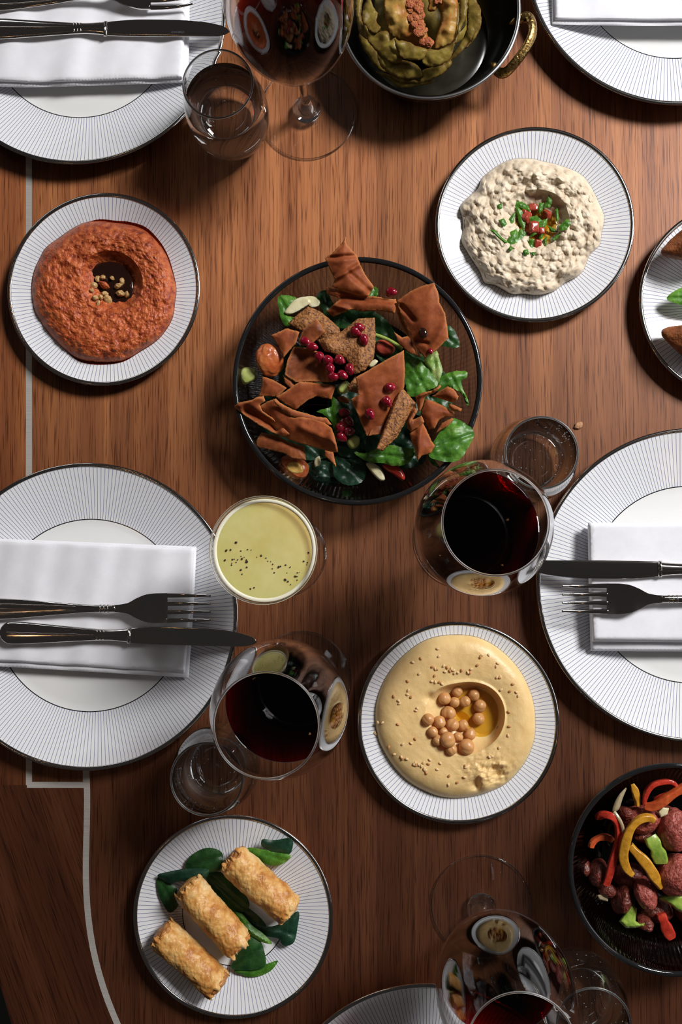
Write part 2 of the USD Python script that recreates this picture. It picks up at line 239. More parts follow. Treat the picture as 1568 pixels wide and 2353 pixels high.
M['crumb'] = plain('crumb', (.42, .20, .09), 0.6)

# ---------------------------------------------------------------- naming and prims
_used = {}
def numbered(parent, name):
    k = (parent, name); n = _used.get(k, 0); _used[k] = n+1
    return f'{parent}/{name}' + (f'_{n:03d}' if n else '')

def say(p, label=None, cat=None, group=None, kind=None):
    for k, v in (('label', label), ('category', cat), ('group', group), ('kind', kind)):
        if v: p.SetCustomDataByKey(k, v)
    return p

_base = {}
def thing(name, label, cat, base=(0, 0, TAB), rotz=0.0, group=None):
    x = UsdGeom.Xform.Define(stage, numbered('/World', name))
    x.AddTranslateOp().Set(Gf.Vec3d(*map(float, base))); x.AddRotateZOp().Set(math.degrees(rotz))
    p = x.GetPrim(); say(p, label, cat, group); _base[str(p.GetPath())] = np.array(base, float)
    return p

def vf(m):
    if hasattr(m, 'vertices'): return np.array(m.vertices, float), np.array(m.faces)
    if hasattr(m, 'to_mesh'):
        m = m.to_mesh(); return np.array(m.vert_properties[:, :3], float), np.array(m.tri_verts)
    return np.array(m[0], float), np.array(m[1])

def part(parent, name, m, material, smooth=35, label=None, world=False, kind=None):
    """A part; with world=True the mesh is in world coordinates."""
    v, f = vf(m); pp = str(parent.GetPath())
    if world:
        root = '/'.join(pp.split('/')[:3]); v = v - _base[root]
    g = usdkit.mesh(stage, numbered(pp, name), (v, f), M[material] if isinstance(material, str) else material, smooth=smooth)
    say(g.GetPrim(), label=label, kind=kind)
    return g.GetPrim()

def one(name, m, material, label, cat, group=None, smooth=35, kind=None):
    """A thing that is one mesh, given in world coordinates."""
    v, f = vf(m); c = v.mean(0); c[2] = v[:, 2].min()
    g = usdkit.mesh(stage, numbered('/World', name), (v-c, f), M[material] if isinstance(material, str) else material, smooth=smooth)
    UsdGeom.Xformable(g).AddTranslateOp().Set(Gf.Vec3d(*c.tolist()))
    return say(g.GetPrim(), label, cat, group, kind)

def dup(root, base, rotz, label, group=None):
    d = root.GetCustomData()
    name = root.GetName()
    p = UsdGeom.Xform.Define(stage, numbered('/World', name.rstrip('0123456789').rstrip('_') if name[-3:].isdigit() else name))
    p.AddTranslateOp().Set(Gf.Vec3d(*map(float, base))); p.AddRotateZOp().Set(math.degrees(rotz))
    p = p.GetPrim(); p.GetReferences().AddInternalReference(root.GetPath()); p.SetInstanceable(True)
    say(p, label, d['category'], group or d.get('group'))
    _base[str(p.GetPath())] = np.array(base, float)
    return p

# ---------------------------------------------------------------- mesh makers
def cat_(*ms):
    V, F, n = [], [], 0
    for m in ms:
        v, f = vf(m)
        if f.shape[1] == 4: f = np.vstack([f[:, [0, 1, 2]], f[:, [0, 2, 3]]])
        V.append(v); F.append(f+n); n += len(v)
    return np.vstack(V), np.vstack(F)

def lathe(prof, n=96, mod=None):
    """Turns a closed or axis-to-axis profile [(r, z)...] about z. mod(theta, k) -> radius factor."""
    prof = np.array(prof, float); th = np.arange(n)*2*PI/n
    V = []
    for k, (r, z) in enumerate(prof):
        rr = r*(mod(th, k) if mod else 1.0)*np.ones(n)
        V.append(np.stack([rr*np.cos(th), rr*np.sin(th), np.full(n, z)], 1))
    V = np.vstack(V); F = []
    j = np.arange(n); j2 = (j+1) % n
    for k in range(len(prof)-1):
        a, b = k*n+j, k*n+j2; c, d = (k+1)*n+j2, (k+1)*n+j
        if prof[k, 0] > 1e-9: F.append(np.stack([a, b, c], 1))
        if prof[k+1, 0] > 1e-9: F.append(np.stack([a, c, d], 1))
    m = trimesh.Trimesh(V, np.vstack(F), process=True); m.merge_vertices()
    m.fix_normals()
    return np.array(m.vertices), np.array(m.faces)

def curve(pts, n):
    pts = np.array(pts, float); d = np.r_[0, np.cumsum(np.linalg.norm(np.diff(pts, axis=0), axis=1))]
    return CubicSpline(d, pts)(np.linspace(0, d[-1], n))

def tube(path, r, sides=12, flat=1.0, caps=True, up=(0, 0, 1.0), rect=False):
    """Sweeps an ellipse (or rounded rectangle) along a path; r (scalar or per point) is the half width, flat the height ratio."""
    p = np.array(path, float); n = len(p); r = np.broadcast_to(np.asarray(r, float), (n,)); flat = np.broadcast_to(np.asarray(flat, float), (n,))
    t = np.gradient(p, axis=0); t /= np.linalg.norm(t, axis=1, keepdims=True)+1e-12
    up = np.broadcast_to(np.asarray(up, float), (n, 3))
    a = np.cross(up, t); a /= np.linalg.norm(a, axis=1, keepdims=True)+1e-12; b = np.cross(t, a)
    ang = np.arange(sides)*2*PI/sides; cx, sy = np.cos(ang), np.sin(ang)
    if rect:
        cx, sy = np.sign(cx)*np.abs(cx)**0.45, np.sign(sy)*np.abs(sy)**0.45
    v = p[:, None] + r[:, None, None]*(cx[None, :, None]*a[:, None] + (sy[None, :]*flat[:, None])[..., None]*b[:, None])
    V = v.reshape(-1, 3); F = []
    i, j = np.meshgrid(np.arange(n-1), np.arange(sides), indexing='ij'); j2 = (j+1) % sides
    q = np.stack([i*sides+j, i*sides+j2, (i+1)*sides+j2, (i+1)*sides+j], -1).reshape(-1, 4)
    F = [q[:, [0, 1, 2]], q[:, [0, 2, 3]]]
    if caps:
        k = len(V); V = np.vstack([V, p[:1], p[-1:]]); s = np.arange(sides); s2 = (s+1) % sides
        F += [np.stack([np.full(sides, k), s2, s], 1), np.stack([np.full(sides, k+1), (n-1)*sides+s, (n-1)*sides+s2], 1)]
    return V, np.vstack(F)

def blob(c, rad, rot=(0, 0, 0), amp=0.0, freq=1.5, seed=0, sub=3, power=1.0, shape=None):
    """A lumpy ellipsoid at world point c; rad in metres; amp as a fraction."""
    m = trimesh.creation.icosphere(sub); v = np.array(m.vertices)
    if shape: v = shape(v)
    d = 1 + amp*2*(meshkit.fbm(v*freq+17.3*seed, 3, seed)-0.5)
    v = v*d[:, None]*np.array(rad)
    R = trimesh.transformations.euler_matrix(*rot)[:3, :3]
    return v @ R.T + np.array(c), np.array(m.faces)

def smoothed(P, n=6):
    """Catmull-Rom through a closed outline."""
    P = np.array(P, float); out = []
    N = len(P)
    for i in range(N):
        a, b, c, d = P[i-1], P[i], P[(i+1) % N], P[(i+2) % N]
        for t in np.arange(n)/n:
            out.append(0.5*((2*b)+(-a+c)*t+(2*a-5*b+4*c-d)*t*t+(-a+3*b-3*c+d)*t**3))
    return np.array(out)

def triangulate(P, res, rings=(), jag=0.0, seed=0):
    """Delaunay triangles filling the outline P: (points, faces, distance to the outline)."""
    rng = np.random.default_rng(seed)
    poly = sg.Polygon(P).buffer(0)
    if poly.geom_type != 'Polygon': poly = max(poly.geoms, key=lambda g: g.area)
    L = poly.exterior.length; nb = max(12, int(L/res))
    B = np.array([poly.exterior.interpolate(t, True).coords[0] for t in np.arange(nb)/nb])
    corners = np.array(poly.exterior.coords)[:-1]
    for c in corners:
        i = np.argmin(np.linalg.norm(B-c, axis=1)); B[i] = c
    if jag: B = B + rng.normal(0, jag, B.shape)
    poly = sg.Polygon(B).buffer(0)
    if poly.geom_type != 'Polygon': poly = max(poly.geoms, key=lambda g: g.area)
    pts = [np.array(poly.exterior.coords)[:-1]]
    nB = len(pts[0])
    for rr in rings:
        g = poly.buffer(-rr)
        for q in getattr(g, 'geoms', [g]):
            if not q.is_empty:
                k = max(6, int(q.exterior.length/res)); pts.append(np.array([q.exterior.interpolate(t, True).coords[0] for t in np.arange(k)/k]))
    inner = poly.buffer(-(max(rings) if rings else 0)-res*0.55)
    if not inner.is_empty:
        x0, y0, x1, y1 = inner.bounds
        gx, gy = np.meshgrid(np.arange(x0, x1, res), np.arange(y0, y1, res*0.87)); gx = gx + (np.arange(gx.shape[0]) % 2)[:, None]*res/2
        g = np.stack([gx.ravel(), gy.ravel()], 1) + rng.normal(0, res*0.06, (gx.size, 2))
        keep = shapely.contains_xy(inner, g[:, 0], g[:, 1]); pts.append(g[keep])
    A = np.vstack(pts); T = Delaunay(A).simplices
    cen = A[T].mean(1); T = T[shapely.contains_xy(poly, cen[:, 0], cen[:, 1])]
    a, b, c = A[T[:, 0]], A[T[:, 1]], A[T[:, 2]]
    area = (b[:, 0]-a[:, 0])*(c[:, 1]-a[:, 1])-(b[:, 1]-a[:, 1])*(c[:, 0]-a[:, 0])
    T = T[np.abs(area) > 1e-9]; area = area[np.abs(area) > 1e-9]
    T[area > 0] = T[area > 0][:, ::-1]      # pixel y runs down: turn faces up
    ex = poly.exterior
    D = shapely.distance(shapely.points(A), ex); D[:nB] = 0
    return A, T, D

def rim_edges(T):
    e = np.vstack([T[:, [0, 1]], T[:, [1, 2]], T[:, [2, 0]]]); key = np.sort(e, 1)
    _, inv, cnt = np.unique(key, axis=0, return_inverse=True, return_counts=True)
    return e[cnt[inv.ravel()] == 1]

def close(top, bot, T):
    n = len(top); e = rim_edges(T)
    return np.vstack([top, bot]), np.vstack([T, T[:, ::-1]+n, np.stack([e[:, 0], e[:, 0]+n, e[:, 1]], 1), np.stack([e[:, 1], e[:, 0]+n, e[:, 1]+n], 1)])

RIM = {}
def sheet(P, z, tilt=(0, 0), bulge=0.0, noise=1.0, nf=0.03, waves=(), ridges=(), thick=1.3, res=5.0, seed=0, smooth=False, jag=0.0, edge=0.0):
    """A thin curved sheet (crisp, leaf, petal) whose outline is P as seen, at height z mm; all shape numbers in mm and pixels."""
    P = smoothed(P, 5) if smooth else np.array(P, float)
    A, T, D = triangulate(P, res, jag=jag, seed=seed)
    c = A.mean(0); q = (A-c)/100
    h = z + q[:, 0]*tilt[0] + q[:, 1]*tilt[1]
    h = h + bulge*(1-(1-np.clip(D/max(D.max(), 1e-6), 0, 1))**2) + edge*np.exp(-(D/8.0)**2)
    for ang, lam, amp, ph in waves:
        s = (A-c) @ np.array([math.cos(ang), math.sin(ang)]); h = h + amp*np.sin(2*PI*s/lam+ph)
    for (x0, y0), (x1, y1), amp, w in ridges:
        d = sg.LineString([(x0, y0), (x1, y1)]); dd = shapely.distance(shapely.points(A), d); h = h + amp*np.exp(-(dd/w)**2)
    nn = meshkit.fbm(np.c_[A*nf, np.full(len(A), seed*3.7)], 3, seed)-0.5
    h = h + 2*noise*nn
    top = at(A[:, 0], A[:, 1], h/1000)
    nrm = vnormals(top, T)
    RIM['d'] = np.tile(np.exp(-(D/3.2)**2), 2)
    return close(top, top-nrm*thick/1000, T)

def vnormals(v, T):
    fn = np.cross(v[T[:, 1]]-v[T[:, 0]], v[T[:, 2]]-v[T[:, 0]]); n = np.zeros_like(v)
    for k in range(3): np.add.at(n, T[:, k], fn)
    return n/(np.linalg.norm(n, axis=1, keepdims=True)+1e-15)

LIFT_L = lambda A: np.clip((1480-A[:, 1])*.016+(A[:, 0]-200)*.003, -1, 5)
def pillow(P, z0, z1, r, noise=0.0, nf=0.02, waves=(), res=8.0, seed=0, smooth=False, lift=None, squeeze=0.35):
    """A thick cushion-like solid from outline P (pixels), between heights z0 and z1 mm, its edges rounded over r pixels."""
    P = smoothed(P, 5) if smooth else np.array(P, float)
    A, T, D = triangulate(P, res, rings=(r*0.12, r*0.4, r*0.75), seed=seed)
    c = A.mean(0)
    k = np.sqrt(np.clip(1-((r-np.minimum(D, r))/r)**2, 0, 1))
    mid = z0+(z1-z0)*squeeze
    h = np.zeros(len(A))
    for ang, lam, amp, ph in waves:
        s = (A-c) @ np.array([math.cos(ang), math.sin(ang)]); h = h + amp*np.sin(2*PI*s/lam+ph)
    h = h + 2*noise*(meshkit.fbm(np.c_[A*nf, np.full(len(A), seed*2.9)], 3, seed)-0.5)
    up = lift(A) if lift is not None else 0
    zt = mid+(z1-mid)*k + h*k + up; zb = mid-(mid-z0)*k + up
    return close(at(A[:, 0], A[:, 1], zt/1000), at(A[:, 0], A[:, 1], np.minimum(zb, zt-0.05)/1000), T)

def crop(x0, y0, s):
    return lambda pts: np.array([(x0+x/s, y0+y/s) for x, y in pts], float)

def pxm(z):     # pixels per metre at height z
    return FPX/(CH-z)

# ================================================================ the setting
fl = trimesh.creation.box((6, 6, 0.05)); fl.apply_translation((0, 0, -0.025))
g = usdkit.mesh(stage, '/World/floor', fl, M['floor']); say(g.GetPrim(), 'dark grey floor seen past the corner of the table', None, None, 'structure')

# ---------------------------------------------------------------- table
def wpoly(pts):
    return sg.Polygon([tuple(p[:2]) for p in at([q[0] for q in pts], [q[1] for q in pts], 0.0)])
outline = wpoly([(-78, -900), (-78, 1850), (-62, 2040), (-38, 2160), (0, 2262), (27, 2353), (85, 2520), (190, 2760), (340, 3000), (560, 3150), (2600, 3150), (2600, -900)])
curve_px = [(197.5, 1760), (197.5, 1990), (199, 2060), (205, 2125), (216, 2190), (233, 2255), (256, 2320), (270, 2353), (300, 2425), (370, 2560), (520, 2780), (760, 3000), (1200, 3160)]
cl = curve(curve_px, 60)
wl = lambda pts: sg.LineString([tuple(p[:2]) for p in at(np.array(pts)[:, 0], np.array(pts)[:, 1], 0.0)])
HW = 7.2/pxm(0)
bars = [wl([(66.5, -950), (66.5, 1804)]).buffer(HW, cap_style=2), wl([(62, 1803.5), (197, 1803.5)]).buffer(HW*0.97, cap_style=2), unary_union([wl(cl).buffer(HW, cap_style=2), wl([(197.5, 1300), (197.5, 1800)]).buffer(HW, cap_style=2)])]
bars = [b.intersection(outline) for b in bars]; bars[1] = bars[1].difference(unary_union([bars[0], bars[2]]))
inl = unary_union(bars).buffer(0.00012)
table = thing('dining_table', 'walnut dining table with inlaid pale metal line, laid for a shared meal', 'table', (0.1, 0, 0))
def slab(poly, z0, z1):
    gs = [g for g in getattr(poly, 'geoms', [poly]) if g.geom_type == 'Polygon' and g.area > 1e-7]
    out = []
    for g in gs:
        m = trimesh.creation.extrude_polygon(g, z1-z0, engine='earcut'); m.apply_translation((0, 0, z0)); out.append(m)
    return trimesh.util.concatenate(out)
part(table, 'table_core', slab(outline.buffer(-0.0005), TAB-0.045, TAB-0.0012), 'dark_wood', False, world=True)
left_px = [(-200, -950), (66.5, -950), (66.5, 1804), (-200, 1804)]
corner_px = [(-200, 1804), (197.5, 1804)] + [tuple(p) for p in cl if p[1] > 1810] + [(1200, 3400), (-200, 3400)]
leftP, cornerP = wpoly(left_px), wpoly(corner_px).buffer(0)
centre = outline.difference(leftP).difference(cornerP)
seams = [60, 151, 236, 300, 384, 470, 553, 640, 716, 800, 867, 951, 1040, 1112, 1190, 1275, 1352, 1440, 1522, 1600, 1690, 1780, 1870, 1960, 2050, 2140, 2230, 2320, 2410, 2600]
GAP = 0.00004
tone = [2, 0, 4, 2, 0, 3, 1, 3, 0, 1, 5, 4, 3, 2, 0, 4, 1, 3, 0, 2, 3, 4, 0, 1, 2, 3, 4, 0, 1, 2]
for k, (a, b) in enumerate(zip(seams, seams[1:])):
    x0, x1 = at(a, 1244)[0]+GAP, at(b, 1244)[0]-GAP
    s = sg.box(x0, -2, x1, 2).intersection(centre).difference(inl)
    if not s.is_empty: part(table, 'veneer_strip', slab(s, TAB-0.0013, TAB), WOODS[tone[k]], False, world=True)
for k, (a, b) in enumerate([(-90, -14), (-14, 66)]):
    x0, x1 = at(a, 1244)[0]+GAP, at(b, 1244)[0]-GAP
    s = sg.box(x0, -2, x1, 2).intersection(leftP).intersection(outline).difference(inl)
    part(table, 'veneer_strip', slab(s, TAB-0.0013, TAB), WOOD_RED, False, label='reddish border veneer outside the metal line', world=True)
part(table, 'corner_panel', slab(cornerP.intersection(outline).difference(inl), TAB-0.0013, TAB), WOOD_BURL, False, label='dark corner veneer with slanting grain', world=True)
# the small square enclosed beside the curve
for b in bars:
    part(table, 'inlay_strip', slab(b, TAB-0.0013, TAB+0.00008), 'inlay', False, label='brushed pale metal inlay', world=True)
col = lathe([(0, 0.0), (.30, 0), (.30, .02), (.09, .04), (.07, .1), (.07, .66), (.12, .705), (0, .705)], 48); part(table, 'pedestal', (col[0]+np.array([.25, 0, 0]), col[1]), 'dark_wood', 30)

# ---------------------------------------------------------------- plates
SIDE_TOP = [(0, .006), (.040, .006), (.046, .0066), (.058, .0086), (.072, .0116), (.0883, .0154)]
DIN_TOP = [(0, .006), (.083, .006), (.0888, .0069), (.104, .0106), (.121, .0152), (.1371, .0200)]
sidez = PchipInterpolator(*np.array(SIDE_TOP).T); dinz = PchipInterpolator(*np.array(DIN_TOP).T)
def plate(name, top, R, label, cat, group, base, mname):
    t = thing(name, label, cat, base, 0, group)
    f = PchipInterpolator(*np.array(top).T); rs = np.linspace(0, top[-1][0], 40)
    prof = [(r, float(f(r))) for r in rs]
    zr = top[-1][1]; r0 = top[-1][0]
    prof += [(r0, zr-.0022), (r0*.9, zr-.0052), (r0*.72, zr*.30), (r0*.63, .0016), (r0*.60, 0), (r0*.565, 0), (r0*.55, .0025), (0, .0025)]
    part(t, 'dish', lathe(prof, 144), mname, 40)
    rb = []
    for k in range(17):
        a = PI*0.5 - 2*PI*k/16
        rb.append((R-.0019+.0019*math.cos(a)*1.0, zr-.0006+.00125*math.sin(a)))
    part(t, 'rim_band', lathe(rb, 144), 'platinum', True, label='thin platinum edge')
    return t
def plate_at(px, py, zr):
    p = at(px, py, zr); p[2] = TAB; return p
DC = [(196, 1415), (178, 39), (1597, 1343), (1562, -104), (986, 2633)]
DL = ['dinner plate under the napkin with fork above knife, left of the yellow cocktail', 'dinner plate at the upper left, beside the water glass and tall red wine', 'dinner plate at the right with knife above fork on its napkin', 'brightly lit dinner plate at the upper right corner behind the artichoke pan', 'dinner plate peeping in at the bottom edge left of a wine glass']
dinner0 = plate('dinner_plate', DIN_TOP, .1391, DL[0], 'plate', 'blue-lined dinner plates', plate_at(*DC[0], .020), 'dinner')
dinners = [dinner0] + [dup(dinner0, plate_at(*c, .020), .4*k+.1, DL[k+1], 'blue-lined dinner plates') for k, c in enumerate(DC[1:])]
SC = [(237.5, 664), (1229, 515), (1053, 1660), (535, 2106), (1702, 690)]
SL = ['side plate under the red walnut dip', 'side plate under the lumpy cream aubergine dip', 'side plate under the smooth hummus with chickpeas', 'side plate under the three fried rolls', 'side plate cut off by the right edge, holding brown croquettes']
side0 = plate('side_plate', SIDE_TOP, .0900, SL[0], 'plate', 'blue-lined side plates', plate_at(*SC[0], .0154), 'side')
sides = [side0] + [dup(side0, plate_at(*c, .0154), .37*k+.2, SL[k+1], 'blue-lined side plates') for k, c in enumerate(SC[1:])]

# ---------------------------------------------------------------- glasses
def lip_arc(a, b, k=7):
    a, b = np.array(a, float), np.array(b, float); c = (a+b)/2; u = a-c; v = np.array([u[1], -u[0]])
    if v[1] < 0: v = -v
    return np.array([c+u*math.cos(t)+v*math.sin(t) for t in np.linspace(0, PI, k+2)[1:-1]])
def shell(outer, wall, n=96):
    """A thin-walled open vessel from its outer profile (bottom centre to rim)."""
    o = np.array(outer, float); t = np.gradient(o, axis=0); t /= np.linalg.norm(t, axis=1, keepdims=True)
    nr = np.stack([-t[:, 1], t[:, 0]], 1); inn = o + nr*wall; inn[:, 0] = np.maximum(inn[:, 0], 0); inn[0, 0] = 0
    return lathe(np.vstack([o, lip_arc(o[-1], inn[-1]), inn[::-1]]), n), inn
BOWL = curve([(0, .086), (.010, .0868), (.024, .0945), (.037, .111), (.0455, .132), (.0495, .157), (.0487, .180), (.0448, .204), (.0395, .226), (.0345, .242)], 44); BOWL[0, 0] = 0
WINE_Z = .138
def wine_glass(base, label):
    t = thing('wine_glass', label, 'wine glass', base, 0, 'large red wine glasses')
    sh, inn = shell(BOWL, .0010)
    part(t, 'bowl', sh, 'pane', True)
    st = curve([(.0052, .0868), (.0042, .080), (.0036, .065), (.0035, .040), (.0042, .022), (.0075, .012), (.013, .0075)], 24)
    part(t, 'stem', lathe([(0, .0862)]+[tuple(p) for p in st]+[(.013, .0055), (0, .0055)], 48), 'glass', True)
    part(t, 'foot', lathe([(0, .0049), (.012, .0047), (.028, .0032), (.0430, .0022), (.0447, .0020), (.0454, .0014), (.0455, .0010), (.0452, .0005), (.0444, .0002), (.028, .0003), (0, .0010)], 128), 'pane', 60)
    part(t, 'foot_edge', lathe([(.0449+.0008*math.cos(a), .0011+.0009*math.sin(a)) for a in np.linspace(0, 2*PI, 13)], 128), 'glass', True, label='rounded edge of the glass foot')
    rim = [( .0342+.00075*math.cos(a), .2422+.00075*math.sin(a)) for a in np.linspace(0, 2*PI, 13)]
    part(t, 'rim', lathe(rim, 96), 'rim_glass', True, label='fine polished glass rim')
    return t, inn
WG = [((665, 15), 'tall glass of red wine at the top, between water tumbler and artichoke pan'), ((648, 1622), 'glass of red wine over the lower left water tumbler, beside the knife tip'), ((1158, 2264), 'glass of red wine at the bottom edge, its round foot showing above it'), ((1107, 1216), 'glass of red wine at the right, touching the knife and the sparkling water')]
wg0 = None; wg_inn = None; WGP = []
for (px, py), lb in WG:
    p = at(px, py, .157); p[2] = TAB; WGP.append(p)
    if wg0 is None: wg0, wg_inn = wine_glass(p, lb)
    else: dup(wg0, p, .3, lb)
ii = wg_inn[wg_inn[:, 1] < WINE_Z]; rtop = np.interp(WINE_Z, wg_inn[:30, 1], wg_inn[:30, 0])
wprof = [(max(0, r-.0003), z+.0003) for r, z in ii]; wprof[0] = (0, wprof[0][1]); wprof += [(rtop-.0003, WINE_Z), (rtop-.0016, WINE_Z-.0004), (rtop*.8, WINE_Z-.0007), (0, WINE_Z-.0007)]
wine_m = lathe(wprof, 96)
for p, lb in zip(WGP, ['red wine in the tall glass at the top between tumbler and artichoke pan', 'red wine in the glass beside the left knife tip', 'red wine in the glass cut off by the bottom edge', 'red wine in the glass left of the right-hand knife']):
    t = thing('red_wine', lb, 'wine', p+np.array([0, 0, .086]), 0, 'red wine servings'); v, f = wine_m
    part(t, 'liquid', (v-np.array([0, 0, .086]), f), 'wine', True)

TUM = curve([(.0, .0), (.022, .0004), (.0275, .006), (.0335, .018), (.0368, .036), (.0362, .054), (.0330, .072), (.0302, .086)], 36); TUM[0, 0] = 0
TIN = curve([(.0, .013), (.014, .0135), (.0265, .021), (.0340, .036), (.0346, .052), (.0318, .071), (.0287, .0862)], 30); TIN[0, 0] = 0
TUMM = lathe(np.vstack([TUM, lip_arc(TUM[-1], TIN[-1]), TIN[::-1]]), 128)
WL = .060
rw = np.interp(WL, TIN[8:, 1], TIN[8:, 0])
wat = lathe([(max(r+.00012, 0) if r > 0 else 0, z-.0001) for r, z in TIN[TIN[:, 1] < WL]] + [(rw+.0001, WL+.0005), (rw-.0015, WL-.0003), (rw*.7, WL-.0006), (0, WL-.0006)], 96)
TG = [((501, 194), .086, 'water tumbler at the upper left with a red glow from the wine beside it'), ((500, 1762), .040, 'water tumbler under the wine glass at the lower left'), ((1224, 1057), .040, 'tumbler of sparkling water between the salad and the right dinner plate'), ((1336, 2293), .040, 'water tumbler at the bottom edge behind the wine glass')]
tum0 = None
for k, ((px, py), z, lb) in enumerate(TG):
    p = at(px, py, z); p[2] = TAB
    if tum0 is None:
        tum0 = thing('water_tumbler', lb, 'tumbler', p, 0, 'water tumblers'); part(tum0, 'vessel', TUMM, 'glass', 50); part(tum0, 'rim', lathe([(.02945+.0009*math.cos(a), .0866+.0008*math.sin(a)) for a in np.linspace(0, 2*PI, 13)], 128), 'rim_glass', True, label='fine polished glass rim')
    else: dup(tum0, p, .5*k, lb)
    t = thing('water', ['still water in the upper left tumbler', 'water in the tumbler under the lower left wine glass', 'sparkling water with bubbles beside the right dinner plate', 'sparkling water in the tumbler at the bottom edge'][k], 'water', p, 0, 'water servings')
    part(t, 'liquid', wat, 'water', 50)
    rng = np.random.default_rng(40+k); bs = []
    for _ in range([14, 70, 130, 80][k]):
        h = rng.uniform(.016, .056); rr = (np.interp(h, TIN[:, 1], TIN[:, 0])-.0014)*(math.sqrt(rng.random()) if rng.random() < .4 else 1); a = rng.uniform(0, 2*PI)
        bs.append(blob((rr*math.cos(a), rr*math.sin(a), h), [rng.uniform(.00022, .00055)]*3, sub=1))
    part(t, 'bubbles', cat_(*bs), 'bubble', True, kind='stuff', label='tiny bubbles')

# cocktail coupe
pc = at(605, 1264, .148); pc[2] = TAB
coupe = thing('coupe_glass', 'stemmed coupe glass holding the yellow cocktail', 'glass', pc)
CB = curve([(0, .074), (.010, .0755), (.024, .087), (.034, .106), (.0395, .128), (.0412, .148)], 34); CB[0, 0] = 0
sh, cinn = shell(CB, .0011)
part(coupe, 'bowl', sh, 'pane', True)
part(coupe, 'rim', lathe([(.0407+.0007*math.cos(a), .1483+.0007*math.sin(a)) for a in np.linspace(0, 2*PI, 13)], 96), 'rim_glass', True)
part(coupe, 'stem', lathe([(0, .0742)]+[tuple(q) for q in curve([(.005, .0748), (.0038, .066), (.0034, .04), (.0045, .02), (.012, .007)], 20)]+[(.012, .005), (0, .005)], 48), 'glass', True)
part(coupe, 'foot', lathe([(0, .0045), (.012, .0043), (.03, .0026), (.0362, .0021), (.0374, .0016), (.0378, .0010), (.0374, .0005), (.0366, .0002), (.02, .0003), (0, .001)], 128), 'pane', 60)
part(coupe, 'foot_edge', lathe([(.0373+.0008*math.cos(a), .0011+.0009*math.sin(a)) for a in np.linspace(0, 2*PI, 13)], 128), 'glass', True, label='rounded edge of the glass foot')
LZ = .1415
ii = cinn[cinn[:, 1] < LZ]; rt = np.interp(LZ, cinn[10:, 1], cinn[10:, 0])
ck = thing('cocktail', 'pale yellow cocktail topped with cracked black pepper', 'cocktail', pc+np.array([0, 0, .075]))
off = np.array([0, 0, .075])
v, f = lathe([(max(0, r-.0003), z+.0003) for r, z in ii]+[(rt-.0003, LZ), (rt*.9, LZ-.0006), (0, LZ-.0006)], 96); v[np.hypot(v[:, 0], v[:, 1]) < 1e-6, 0] = 0
part(ck, 'liquid', (v-off, f), 'cocktail', True)
fo = lathe([(rt-.0004, LZ+.0003), (rt-.0020, LZ+.0005), (rt-.0030, LZ-.0001), (rt-.0033, LZ-.0008), (rt-.002, LZ-.0012), (rt-.0004, LZ-.0006), (rt-.0004, LZ+.0003)], 96)
part(ck, 'foam_ring', (fo[0]-off, fo[1]), 'foam', True, label='white foam against the glass')
C7 = crop(460, 1120, 4.9)
specks = [(405, 620, 17), (295, 711, 16), (344, 703, 12), (460, 715, 9), (280, 820, 14), (365, 812, 11), (385, 808, 7), (423, 815, 9), (472, 805, 14), (462, 775, 7), (407, 843, 9), (358, 852, 7), (355, 874, 10), (526, 838, 17), (522, 817, 10), (526, 899, 12), (460, 929, 14), (473, 977, 9), (689, 769, 14), (743, 796, 9), (820, 865, 9), (815, 915, 8), (837, 960, 10), (885, 896, 15), (908, 888, 10), (964, 874, 11), (1014, 898, 10), (980, 962, 6), (1097, 961, 9), (1118, 958, 5), (1222, 735, 13), (1168, 832, 12), (1210, 847, 9), (1203, 870, 7), (1074, 1002, 14), (1093, 1003, 9), (1093, 1043, 8), (960, 1040, 18), (990, 1060, 12), (1021, 1094, 8), (568, 1142, 11), (608, 1130, 11), (575, 705, 6), (640, 785, 6), (762, 830, 7), (795, 835, 7), (497, 787, 6), (535, 700, 8)]
for k, (x, y, r) in enumerate(specks):
    px, py = C7([(x, y)])[0]; rr = r/4.9/pxm(LZ)*0.95
    one('pepper_flake', blob(at(px, py, LZ-.0002), (rr, rr*.8, rr*.6), (0, 0, k), .35, 2, k, 1), 'pepper', 'cracked black pepper flake floating on the yellow cocktail', 'pepper', 'pepper flakes on the cocktail', False)

# ---------------------------------------------------------------- napkins
def napkin(label, low, high, z0, zm, z1, waves, seed, third=None, lift=None):
    p = at(*np.mean(low, 0), 0); p[2] = TAB+z0/1000
    t = thing('napkin', label, 'napkin', p, 0, 'folded white napkins')
    part(t, 'folded_layer', pillow(low, z0, zm, 9, .5, .012, waves, 9, seed), 'cloth', True, world=True)
    if third: part(t, 'folded_layer', pillow(third[0], third[1], third[2], 8, .5, .012, waves, 9, seed+7), 'cloth', True, world=True)
    part(t, 'folded_layer', pillow(high, zm+.1, z1, 9, .6, .012, waves, 7, seed+3, lift=lift), 'cloth', True, world=True)
    return t
V = (0.0, 150, .5, 1.0)
napkin('folded white napkin on the left plate under fork and knife', [(-58, 1238), (-50, 1236), (452, 1256), (446, 1380), (434, 1556), (430, 1557), (-58, 1528)], [(-52, 1240), (-40, 1237), (447, 1259), (440, 1390), (425, 1545), (-52, 1517)], 14.8, 18.2, 23.2, [(0.05, 150, .7, 1.0), (0.2, 67, .35, 0)], 1, None, LIFT_L)
napkin('folded white napkin at the upper left under a knife', [(-78, -100), (436, -98), (436, 60), (433, 190), (150, 199), (60, 201), (-78, 198)], [(-70, -104), (425, -104), (426, 60), (420, 180), (150, 188), (60, 190), (-70, 184)], 14.8, 18, 22.4, [(0.05, 130, .9, 2.2), (0.3, 75, .4, 0)], 2)
